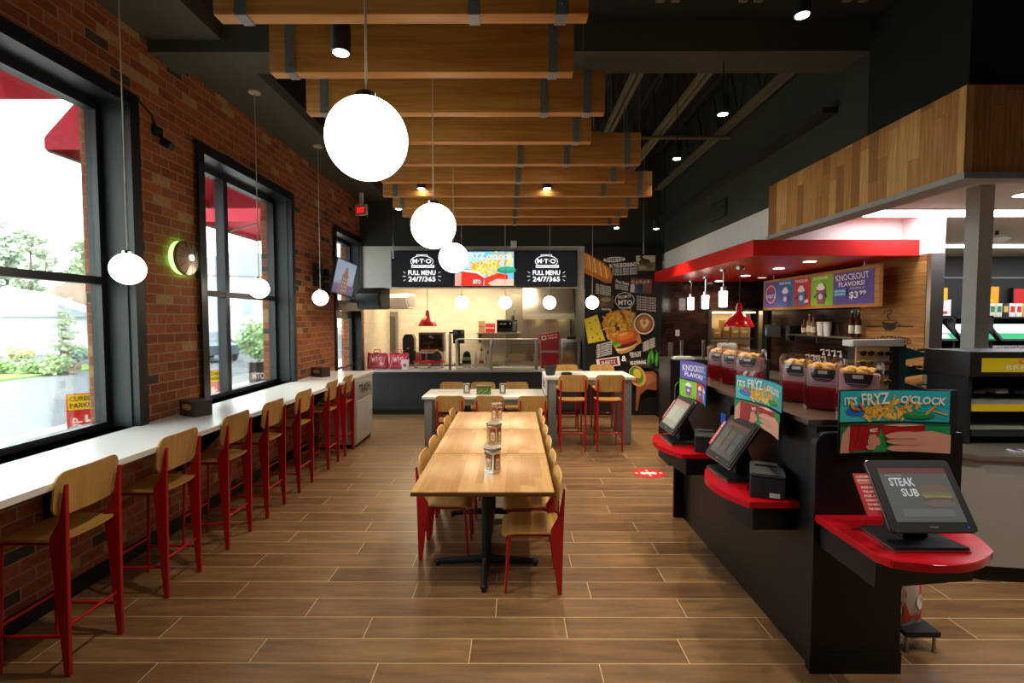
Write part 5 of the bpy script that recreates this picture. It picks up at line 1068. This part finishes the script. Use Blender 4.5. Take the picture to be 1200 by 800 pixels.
for (u, cu_, cc, nm) in ((.26, '8A4A90', 'E8E8F0', 'RED BULL'), (.425, '2A70B8', 'F0E8E8', 'TWIZZLER'), (.60, '9A3A6A', 'F4F0E8', 'JOLLY RANCHER')):
    a.poly([(u-.026, .12), (u+.026, .12), (u+.034, .55), (u-.034, .55)], cu_); a.ell(u, .57, .036, .07, cc); a.ell(u, .64, .022, .06, cc); a.ell(u, .33, .018, .08, 'D8E0F0'); a.text(nm, u, .83, .12, .08, 'F2F2F2'); a.bars([(u-.05, .3, u-.035, .4, .01), (u+.05, .3, u+.035, .42, .01)], '2A1A30')
a.poly([(.46, .16), (.5, .2), (.49, .3), (.46, .24)], 'F0D8D8')
a.text('KNOCKOUT', .835, .78, .23, .17, 'E4E0F0', rot=3); a.text('FLAVORS!', .835, .6, .18, .12, 'F4F2F8'); a.rect(.71, .3, .80, .48, '3A9AD0'); a.text('ANY SIZE', .755, .43, .07, .05, 'F0F4F8'); a.text('ANY FLAVOR', .755, .35, .07, .04, 'F0F4F8'); a.text('$3', .855, .3, .06, .2, 'FFFFFF'); a.text('99', .915, .36, .045, .1, 'FFFFFF'); a.text('STARTING AT', .88, .48, .1, .04, 'D8D4E8')
a.build('print', t, lambda u, v, l: (-l, L*(1-u), v*H))
# coffee logo on the timber wall
t = thing('coffee_lettering', 'black coffee cup emblem and HANDCRAFTED lettering on the timber wall', 'wall lettering', (4.75, 6.3, 2.05))
def cl(u, v, l): p = at_x(890+u/3.81, 270+v/3.81, 4.748); return (-l-.001, p[1]-6.3, p[2]-2.05)
a = Art(flat, .0008); K = '241408'
a.rect(480, 426, 548, 431, K); a.rect(618, 426, 690, 431, K); a.ell(583, 408, 34, 9, K); a.ell(583, 407, 27, 5, 'A87034'); a.poly([(549, 412), (617, 412), (612, 432), (600, 446), (566, 446), (554, 432)], K); a.ell(618, 420, 12, 9, K); a.ell(618, 420, 7, 5, 'A87034')
pts = [(583, 398), (576, 388), (574, 378), (583, 372), (592, 368), (594, 360), (586, 356), (576, 358), (573, 364)]; a.bars([(p[0], p[1], q[0], q[1], 5) for p, q in zip(pts[:-1], pts[1:])], K); a.bars([(562, 374, 560, 362, 3), (560, 362, 566, 354, 3)], K)
a.text('HANDCRAFTED', 585, 482, 190, 26, K, 0, -1, warp=lambda x: (x*x*4*.6)); a.text('COFFEE & TEA', 585, 520, 150, 20, K, 0, -1)
a.build('print', t, cl)
# sunglasses rack
t = thing('sunglasses_rack', 'freestanding rack of sunglasses with teal side panels behind the snack bags', 'display rack', (3.42, 4.72, 0))
x0, x1 = at(1003, 430, 4.5)[0]-3.42, at(1042, 430, 4.5)[0]-3.42
MB().box(x0+.02, x0+.40, -.20, -.08, 0, 1.70).build('cabinet', BLACKM, t, smooth=False)
MB().box(x0, x1, -.22, -.2, .9, 1.70, .003).build('front_panel', paint('B08A62', .6), t)
MB().prism([(x0-.04, 1.70), (x0+.42, 1.70), (x0+.42, 1.765), (x0-.04, 1.755)], 'y', -.23, -.08, .006).build('header', paint('C9C9C4', .4), t)
MB().box(x0+.40, x0+.46, -.20, .1, 0, 1.72, .003).build('side_panel', paint('12383E', .4), t)
for i, z in enumerate((1.10, 1.26, 1.42, 1.58)):
    MB().prism([(x0+.46, z), (x0+.62, z+.03), (x0+.78, z+.02), (x0+.78, z+.045), (x0+.62, z+.06), (x0+.46, z+.11)], 'y', -.20, .0, .003).build('side_tray', paint('16505A', .4), t)
    MB().box(x0+.60, x0+.80, -.21, -.02, z+.062, z+.10, .006).build('clear_tray', CLEAR, t)
    b = MB(); rn2 = random.Random(i); [b.ball((x0+.63+.05*k, -.12+rn2.uniform(-.04, .04), z+.085), .022, (1.2, .5, .6), 8, 6) for k in range(4)]; b.build('clipped_shades', paint(('7A3A2A', '8A8078', '4A3A30', '9A5A4A')[i], .2), t)

g0 = None; rn = random.Random(2)
def shades(x, y, z, rz, lab, c, fc):
    g = thing('sunglasses', lab, 'sunglasses', (x, y, z), rz, 'sunglasses on the rack')
    MB().ball((-.033, 0, 0), .028, (1.1, .25, .8), 14, 8).ball((.033, 0, 0), .028, (1.1, .25, .8), 14, 8).build('lenses', paint(c, .08), g)
    MB().path([(-.068, 0, .012), (-.03, -.008, .022), (0, -.008, .012), (.03, -.008, .022), (.068, 0, .012)], .004, 6).tube((-.068, 0, .012), (-.068, .022, .012), .003).tube((.068, 0, .012), (.068, .022, .012), .003).build('frame', paint(fc, .3), g)
R5 = ('top', 'second', 'third', 'fourth', 'bottom')
for r in range(5):
    for c_ in range(2): shades(3.42+x0+.08+.15*c_, 4.72-.245, 1.64-.085*r, 0, 'pair of sunglasses in the '+R5[r]+' row of the rack, '+('left', 'right')[c_]+' column', ('3A1E14', '1A1A1E', '5A2A10', '14304A', '40301A')[(r+c_) % 5], ('111111', '6A5A20', 'C8C020', '2A6AA0', '8A7020')[(r*2+c_) % 5])
# ================================================================ SHOP SIDE
t = thing('checkout_counter', 'grey rounded-corner counter at the right edge with a steel-edged top', 'counter', (0, 0, 0))
P = [(3.34, 3.74), (3.45, 3.66), (4.9, 3.44), (4.9, 4.5), (3.80, 4.5), (3.62, 4.2)]
MB().prism(P, 'z', .12, .91, .004).build('counter_body', paint('AEAEA9', .4), t); MB().prism([(x+.04, y+.03) for x, y in P], 'z', 0, .12).build('plinth', BLACK, t)
cx, cy = 4.2, 4.0; MB().prism([(cx+(x-cx)*1.03, cy+(y-cy)*1.05) for x, y in P], 'z', .91, .95, .004).build('counter_top', paint('A8A49C', .3, .7), t)
t = thing('counter_rack', 'black wire-shelved rack with a yellow header on the grey counter', 'display rack', (3.60, 3.98, .95)); W = .78
b = MB(); b.box(0, .03, 0, .4, 0, .72); b.box(W-.03, W, 0, .4, 0, .72); b.box(.03, W-.03, .37, .4, 0, .72); b.build('side_panel', BLACKM, t, smooth=False)
MB().box(-.03, W+.03, -.04, .4, .545, .74, .004).build('header', paint('1C1512', .5), t); a = Art(); a.rect(.06, .58, W, .69, 'E8D018'); a.text('BREAKFAST', .5, .618, .5, .045, 'F4F0C0'); a.ell(.42, .665, .08, .018, 'E88A30'); a.text('MTO', .42, .665, .09, .02, 'F8F0D8'); a.build('header_print', t, lambda u, v, l: (u, -.04-l, v))
for k, z in enumerate((.30, .10)):
    MB().prism([(0.0, z), (.36, z+.09), (.36, z+.1), (0, z+.015)], 'x', .03, W-.03).build('wire_shelf', tiled('wire_grid', (1, 0, 0), (0, 1, 0), .018, .3, .007, 0, [(0, '4A4A48'), (.5, '565654')], 'B8B8B4', rough=.3, bump=0), t)
    if k == 0: MB().box(.03, W-.03, -.012, 0, z-.035, z+.02).build('price_strip', paint('E8C818', .5), t)
    else: MB().box(.03, W-.03, -.012, 0, z-.035, z+.02).build('price_strip', BLACKM, t)
for k, (x, c) in enumerate(((.16, '3A3A3C'), (.34, '8E8C88'), (.5, '2C2C30'))):
    p = tag(MB().box(3.6+x-.05, 3.6+x+.05, 4.05, 4.2, 1.345, 1.385, .008).build('wrapped_snack', paint(c, .4)), ('dark', 'grey', 'black')[k]+' wrapped snack lying on the top wire shelf of the counter rack', 'snack', 'wrapped snacks on the counter rack')
p = thing('candy_packet', 'small white and purple packet on the grey counter before the rack', 'packet', (3.78, 3.76, .95)); MB().box(-.05, .05, -.03, .03, .001, .014, .005).build('wrapper', paint('D8D8E4', .4), p); MB().box(-.03, .02, -.031, .02, .014, .016).build('wrapper_print', paint('4A3A90', .4), p)
# chip bag on a stand under the near shelf
t = thing('chip_bag', 'red and white foil snack bag below the nearest till shelf', 'snack bag', (2.37, 2.93, .13), .3)
b = MB(); b.sheet(.16, .34, .01, .001, lambda u, v, l: (u+.004*math.sin(v*60), -.03*math.cos(u/.16*PI)*math.cos(v/.34*PI)-l, v+.17), 8, 10); b.sheet(.16, .34, .01, .001, lambda u, v, l: (u+.004*math.sin(v*60), .002+.03*math.cos(u/.16*PI)*math.cos(v/.34*PI)+l, v+.17), 8, 10); b.build('bag_front', paint('D0C4C0', .25, .3), t)
a = Art(); a.poly([(-.075, .02), (.0, .05), (.02, .18), (-.07, .14)], 'C83018'); a.poly([(-.07, .18), (.02, .2), (.06, .31), (-.06, .31)], 'D03A1C'); a.poly([(.02, .03), (.07, .03), (.06, .2), (.03, .16)], 'C02014'); a.ell(.02, .15, .03, .05, 'F0E8E0', 20); a.build('bag_print', t, lambda u, v, l: (u+.004*math.sin((v-.17)*60), -.0312*math.cos(u/.16*PI)*math.cos((v-.17)/.34*PI)-l-.001, v))
t = thing('floor_stand', 'low black stand under the foil snack bag', 'stand', (2.37, 2.93, 0)); MB().box(-.09, .11, -.08, .1, .10, .13).build('deck', BLACKM, t); [MB().tube((x, y, .012), (x, y, .1), .01).lathe([(.014, 0), (.014, .012)], (x, y, 0), 10).build('leg', STEEL, t) for x in (-.07, .09) for y in (-.06, .08)]
# shop shelving
t = thing('shop_shelving', 'black shop shelving with lit sloping headers on the right', 'shelving', (7.3, 9.2, 0))
MB().box(0, 4.2, .3, .6, 0, 2.7).build('back_panel', BLACKM, t, smooth=False)
for z in (.15, .55, .93, 1.3, 1.95): MB().box(0, 4.2, -.1, .3, z, z+.03).build('shelf_board', BLACKM, t, smooth=False)
for x in (0, .62, 1.3, 2.6, 4.15): MB().box(x, x+.04, -.1, .3, 0, 2.0).build('upright', BLACKM, t, smooth=False)
for xa, xb in ((.05, .60), (.68, 1.28), (1.36, 2.5)):
    q = [(xa+.06, .1, 1.86), (xb, .1, 1.86), (xb, -.24, 1.56), (xa, -.24, 1.56)]; MB().quadbox([q[3], q[2], q[1], q[0]], .03).build('lit_header', BLACKM, t)
    a = Art(lambda h: glow(h, 1.6)); a.rect(.04, .42, .97, .94, 'F4FFFA'); a.rect(.04, .08, .97, .40, '1C8A58'); a.rect(.5, .12, .8, .34, 'D8F0E4'); a.build('header_print', t, on_quad(*q))
pk0 = {}
def pack(x, y, z, w, h_, c, c2, lab, cat='pack', grp=None):
    l = thing('product_pack', lab, cat, (x, y, z), 0, grp); MB().box(-w/2, w/2, 0, .06, 0, h_, .002).build('pack_body', paint(c, .5), l); MB().box(-w*.35, w*.35, -.003, 0, h_*.35, h_*.8).build('pack_label', paint(c2, .5), l)
cl2 = (('C02028', 'F0E0D0'), ('E0B040', '3A2A1A'), ('E8E4DC', 'C03030'), ('2A2A2E', 'D0B040'), ('D8D0C0', '2A7A4A'), ('B83030', 'F4F0E8'))
N10 = ('first', 'second', 'third', 'fourth', 'fifth', 'sixth', 'seventh', 'eighth', 'ninth', 'tenth', 'eleventh', 'twelfth')
for k in range(12):
    c = cl2[(k*5+k//3) % 6]; pack(8.42+.12*k, 9.15, 1.98, .105, .24, c[0], c[1], ('red', 'gold', 'white', 'black', 'cream', 'dark red')[(k*5+k//3) % 6]+' pack on the top shop shelf, '+N10[k]+' from the column', 'product pack', 'packs on the top shop shelf')
for r, z in enumerate((1.33, .96, .58)):
    for k in range(2): pack(7.42+.26*k-.02, 9.13, z, .16, .24, 'B81C24', 'F0ECE6', 'red and white pack left of the grey column, '+('upper', 'middle', 'lower')[r]+' shelf, '+('left', 'right')[k], 'product pack', 'red packs left of the column')
for k in range(9): pack(8.35+.14*k, 9.13, 1.33, .12, .13, 'D8D4CC', '9A9A98', 'white carton under the green lit headers, '+N10[k]+' from the column', 'product pack', 'white cartons under the headers')
for (xa, xb, za, zb, c, c2, tx, lab) in ((7.72, 8.05, 2.28, 2.50, 'E8B81A', 'E88A1A', '', 'yellow sign on the shop wall left of the grey column'), (8.62, 9.0, 2.22, 2.52, 'F0A018', 'F4C430', '', 'orange sign on the shop wall right of the grey column'), (9.30, 9.95, 2.12, 2.50, 'C8241C', 'F4ECE4', '', 'red sign with a white emblem at the right edge'), (7.62, 7.84, 2.03, 2.33, '3FA84A', 'D8E848', '', 'green and yellow sign on the shop shelf left of the column'), (7.9, 8.12, 2.0, 2.28, 'E8E0DC', 'C83A3A', '', 'white and red leaflet sign on the shop shelf beside the column')):
    l = thing('shop_sign', lab, 'sign', ((xa+xb)/2, 9.42, za), 0, 'signs over the shop shelving'); W, H = (xb-xa)/2, zb-za; MB().box(-W-.02, W+.02, 0, .06, -.02, H+.02).build('backing', BLACKM if c[0] == 'C' else paint(c, .5), l)
    a = Art(); a.rect(-W, 0, W, H, c); (a.ell(.05, H*.5, W*.55, H*.28, c2) if c == 'C8241C' else a.rect(-W*.6, H*.12, W*.6, H*.3, c2)); a.build('print', l, lambda u, v, q: (u, -q, v))
t = thing('low_counter', 'steel-topped low counter in the shop behind the sunglasses rack', 'counter', (5.45, 6.6, 0)); MB().box(0, 1.35, 0, .6, 0, .9).build('cabinet', BLACKM, t, smooth=False); MB().box(-.03, 1.4, -.03, .63, .9, .95, .003).build('top', paint('B8B4AC', .3, .6), t)
# strip lights in the shop ceiling
for i, (x0, x1, y0, y1, lab) in enumerate(((4.0, 11.5, 5.62, 5.92, 'long bright strip light in the shop ceiling'), (4.86, 11.5, 4.72, 4.98, 'bright strip light in the shop ceiling at the right edge'), (6.2, 11.5, 8.2, 8.5, 'far strip light in the shop ceiling'))):
    t = thing('strip_light', lab, 'ceiling light', ((x0+x1)/2, (y0+y1)/2, 3.15), 0, 'strip lights in the shop ceiling'); w = (x1-x0)/2; d = (y1-y0)/2
    MB().box(-w-.02, w+.02, -d-.02, d+.02, -.012, 0).build('frame', WHITE, t); MB().box(-w, w, -d, d, -.02, -.0121).build('diffuser', glow('F4F6FF', STRIP_E), t)
p = at(1103, 228, 3.9); t = thing('ceiling_speaker', 'black adjustable bracket camera under the timber fascia corner', 'camera', (p[0], 3.95, 3.15)); MB().tube((0, 0, 0), (-.0, 0, -.05), .03).path([(0, 0, -.04), (.03, -.03, -.1), (-.03, -.05, -.16)], .012, 8).build('arm', BLACKM, t); MB().tube((-.05, -.07, -.22), (.05, -.02, -.10), .03).build('camera_body', BLACKM, t)
p = at(1168, 280, 7.0); t = thing('dome_camera', 'small white ceiling camera on a black stem in the shop', 'camera', (p[0], 7.0, p[2])); MB().tube((0, 0, .05), (0, 0, 3.15-p[2]), .02).build('stem', BLACKM, t); MB().lathe([(.02, -.06), (.08, -.04), (.15, .0), (.05, .05)], n=20).build('camera_body', WHITE, t)
# ================================================================ OUTSIDE
struct(MB().box(-90, -3.5, -40, 120, -.6, -.16).build('ground_asphalt', paint('62656A', .9), smooth=False))
struct(MB().box(-8.6, -3.5, -20, 60, -.16, -.08).build('sidewalk', paint('D6D2CA', .9), smooth=False))
gr = tag(MB().box(-26, -17.2, -30, 22.5, -.16, -.1).build('grass_verge', paint('6E8A3C', .95)), 'green grass verge across the road', 'grass', kind='stuff')
def awning(y0, y1, xo, z0, lab):
    t = thing('awning', lab, 'awning', (-3.5, y0, z0), 0, 'red awnings over the windows'); L = y1-y0; W = -3.5-xo; m = paint('C42840', .7, name='awning_red')
    MB().quadbox([(-.01, 0, 1.0), (-.01, L, 1.0), (-W, L, .12), (-W, 0, .12)], .02).build('slope', m, t)
    for y in (0, L): MB().prism([(-.01, 0), (-.01, .97), (-W, .1), (-W, 0)], 'y', y-.01, y+.01).build('cheek', m, t)
    MB().box(-W-.01, -W+.01, .01, L-.01, 0, .12).build('valance', m, t)
    MB().path([(-W, .03, 0), (-W, L-.03, 0)], .02).path([(-.02, L*.5, .5), (-W, L*.5, .02)], .015).build('frame', paint('8A8A88', .5), t)
awning(1.4, 4.42, -5.3, 3.84, 'red awning over the nearest window'); awning(4.74, 7.26, -4.35, 3.52, 'red awning over the two-pane window'); awning(8.4, 10.5, -5.3, 3.55, 'red awning over the exit door')
def aboard(x, y, rz, kind, lab):
    t = thing('sandwich_board', lab, 'sign board', (x, y, -.08), rz, 'kerb signs outside')
    z0 = .35; m = paint('E8C81C' if kind else '1C2024', .5)
    MB().box(-.02, .02, -.15, .15, .03, 1.25, .004).build('pillar', paint('C01828' if kind else '22262A', .5), t); MB().box(-.12, .12, -.2, .2, 0, .03).build('foot', BLACKM, t)
    a = Art(flat, .001)
    if kind: a.rect(-.14, 1.08, .14, 1.24, 'EED21E'); a.text('CURBSIDE', 0, 1.195, .25, .05, '14120E'); a.text('PARKING', 0, 1.125, .25, .055, '14120E'); a.rect(-.14, .3, .14, 1.07, 'C01828'); a.text('SIDE', .05, .85, .34, .11, 'F6F0EC', rot=90); a.text('PICKUP', -.07, .8, .4, .08, 'F6F0EC', rot=90)
    else: a.rect(-.14, .3, .14, 1.2, '20262A'); a.text('MTO', 0, 1.0, .2, .12, 'D8DCE0'); a.text('OPEN', 0, .8, .2, .1, 'D8DCE0')
    a.build('print', t, lambda u, v, l: (.02+l, u, v)); return t
x, y, z = at(100, 480, 5.25); aboard(x, 5.25, -.75, True, 'yellow and red CURBSIDE PARKING sign outside the nearest window')
x, y, z = at(257, 450, 7.6); aboard(x, 7.6, -.9, True, 'yellow and red CURBSIDE PARKING sign outside the two-pane window'); x, y, z = at(303, 445, 9.0); aboard(x, 9.0, -1.0, False, 'small dark sign outside the two-pane window')
def gz(px, py, z=-.12):
    X, D, w = ray(px, py); s = (z-EYE)/w; return X*s, D*s
def leaves(b, rn, cx, cy, cz, rx, rz, n, size):
    V = []; F = []
    for k in range(n):
        d = Vector((rn.gauss(0, 1), rn.gauss(0, 1), rn.gauss(0, 1))).normalized()*rn.uniform(.55, 1)
        p = Vector((cx+d.x*rx, cy+d.y*rx, cz+d.z*rz)); a = Vector((rn.gauss(0, 1), rn.gauss(0, 1), rn.gauss(0, 1))).normalized(); c = a.orthogonal().normalized()*size*rn.uniform(.6, 1.2); a = a*size*rn.uniform(.6, 1.2)
        i = len(V); V += [p-a, p+c, p+a, p-c]; F.append((i, i+1, i+2, i+3))
    b._add(V, F)
def blob_bush(x, y, r, h, c, lab, name='hedge_bush', cat='bush', flowers=None):
    t = thing(name, lab, cat, (x, y, -.12), 0, 'plants across the road'); rn = random.Random(int(abs(x*7+y*13))); b = MB()
    for k in range(14): a = rn.uniform(0, 2*PI); q = rn.uniform(0, .6)*r; leaves(b, rn, q*math.cos(a), q*math.sin(a), rn.uniform(.3, .7)*h, .4*r, .3*h, 90, .07*max(r, 1))
    b.build('foliage', paint(c, .9), t, smooth=False); MB().tube((0, 0, 0), (0, 0, h*.4), .06).build('stem', paint('6A5A48', .9), t)
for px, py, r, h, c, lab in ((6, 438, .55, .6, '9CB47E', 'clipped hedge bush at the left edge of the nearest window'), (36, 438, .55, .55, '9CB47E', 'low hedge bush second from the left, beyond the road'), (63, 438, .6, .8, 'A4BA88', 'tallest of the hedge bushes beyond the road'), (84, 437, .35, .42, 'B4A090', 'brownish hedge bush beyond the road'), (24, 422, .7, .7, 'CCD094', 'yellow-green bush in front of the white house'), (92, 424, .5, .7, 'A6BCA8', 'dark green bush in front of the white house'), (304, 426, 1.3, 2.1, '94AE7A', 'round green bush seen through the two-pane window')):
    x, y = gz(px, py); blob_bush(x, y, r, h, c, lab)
def tree(px, py, Y, h, r, c, lab):
    x, _, z = at(px, py, Y); t = thing('background_tree', lab, 'tree', (x, Y, -.12), 0, 'trees beyond the road'); rn = random.Random(int(px)); b = MB()
    for k in range(46):
        u = rn.uniform(.28, 1); a = rn.uniform(0, 2*PI); q = rn.uniform(0, 1)*r*(1.15-u*.85); leaves(b, rn, q*math.cos(a), q*math.sin(a), u*h, rn.uniform(.15, .3)*r, .12*r, 60, .06*r)
    b.build('foliage', paint(c, .9), t, smooth=False); MB().tube((0, 0, 0), (0, 0, h*.85), .2, .06).build('trunk', paint('6A5C4C', .9), t)
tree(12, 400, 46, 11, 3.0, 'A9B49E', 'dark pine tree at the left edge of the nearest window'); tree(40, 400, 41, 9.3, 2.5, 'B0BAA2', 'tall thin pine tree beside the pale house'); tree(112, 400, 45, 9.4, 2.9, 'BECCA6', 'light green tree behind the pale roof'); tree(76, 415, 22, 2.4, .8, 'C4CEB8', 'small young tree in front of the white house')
def house(px, Y, W, D, H, RH, wc, rc, lab):
    x, _, z = at(px, 400, Y); t = thing('house', lab, 'house', (x, Y, -.15), .5, 'houses beyond the road')
    MB().box(-W, W, -D, D, 0, H).build('walls', paint(wc, .9), t, smooth=False); MB().prism([(-W-.4, H), (W+.4, H), (0, H+RH)], 'y', -D-.4, D+.4).build('roof', paint(rc, .9), t, smooth=False)
    for k in range(3): MB().box(-W*.6+W*.6*k-.4, -W*.6+W*.6*k+.4, -D-.03, -D, H*.4, H*.75).build('window', paint('AAB4BC', .3), t)
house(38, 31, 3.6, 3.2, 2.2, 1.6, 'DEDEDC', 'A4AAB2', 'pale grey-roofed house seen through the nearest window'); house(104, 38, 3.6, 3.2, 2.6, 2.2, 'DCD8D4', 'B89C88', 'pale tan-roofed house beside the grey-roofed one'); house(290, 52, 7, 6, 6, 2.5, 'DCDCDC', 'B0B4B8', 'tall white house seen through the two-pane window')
def car(px, py, rz, c, lab):
    x, y = gz(px, py); t = thing('parked_car', lab, 'car', (x, y, -.15), rz, 'cars beyond the road')
    MB().prism([(-2.2, .35), (-2.2, .8), (-1.3, .95), (-.7, 1.4), (.8, 1.42), (1.5, .98), (2.2, .9), (2.25, .35)], 'x', -.85, .85, .05).build('car_body', paint(c, .3, .3), t)
    MB().prism([(-1.15, .97), (-.66, 1.33), (.76, 1.35), (1.35, .98)], 'x', -.86, .86).build('windows', paint('20262C', .1), t)
    for yy in (-1.4, 1.4):
        for s in (-.8, .8): MB().tube((s-.1, yy, .33), (s+.1, yy, .33), .33, n=20).build('wheel', BLACKM, t)
car(240, 421, .9, '5A6470', 'dark car seen through the two-pane window'); car(-4, 414, 1.0, '9AA4B4', 'blue car at the left edge of the nearest window')

# small pieces belong to the part they sit on
NEST = {'status_light': 'casing', 'rim': 'casing', 'screen': 'casing', 'base_trim': 'base', 'reward_card': 'card_backing', 'handle': ('cabinet_door', 'cabinet', 'upper_unit', 'bag_body'), 'sign_print': 'sign_plate',
        'header_print': ('header', 'lit_header'), 'lettering': ('trash_flap', 'housing'), 'menu_card': 'chrome_body', 'sticker': 'printer_body', 'paper_slot': 'lid', 'tag_print': 'dark_tag', 'display': 'microwave_door', 'buttons': 'microwave_body',
        'badge': 'box_body', 'pattern': 'box_body', 'hub': 'disc', 'ribs': 'disc', 'shade_cap': 'globe_shade', 'lens': ('housing', 'trim_ring'), 'hood_lip': 'hood_body', 'dome_lid': 'warmer_body', 'band': ('bottle_body', 'carton_body', 'warmer_body'),
        'pack_label': 'pack_body', 'carton_label': 'carton_body', 'bottle_label': 'bottle_body', 'bag_print': 'bag_front', 'oven_window': 'upper_unit', 'control_panel': 'lower_unit', 'end_cap': 'housing', 'louvre': 'housing', 'toggle': 'plate', 'outlet': 'side_panel', 'edge_band': 'tabletop', 'print': ('backing_board', 'board', 'backing', 'panel', 'pillar', 'bag_body', 'disc', 'frame'), 'diffuser': 'frame', 'card': 'frame', 'wrapper_print': 'wrapper', 'windows': 'car_body', 'cap': ('glass_shade', 'bottle_body')}
def stem_of(o): return o.name.split('.')[0]
for root in [o for o in bpy.data.objects if o.get('category') and o.type == 'EMPTY']:
    kids = list(root.children); names = {}
    for c in kids: names.setdefault(stem_of(c), []).append(c)
    for c in kids:
        want = NEST.get(stem_of(c))
        if not want or c.type != 'MESH': continue
        for w in ((want,) if isinstance(want, str) else want):
            if w in names and len(names[w]) == 1 and names[w][0].parent == root and not c.children:
                c.parent = names[w][0]; break
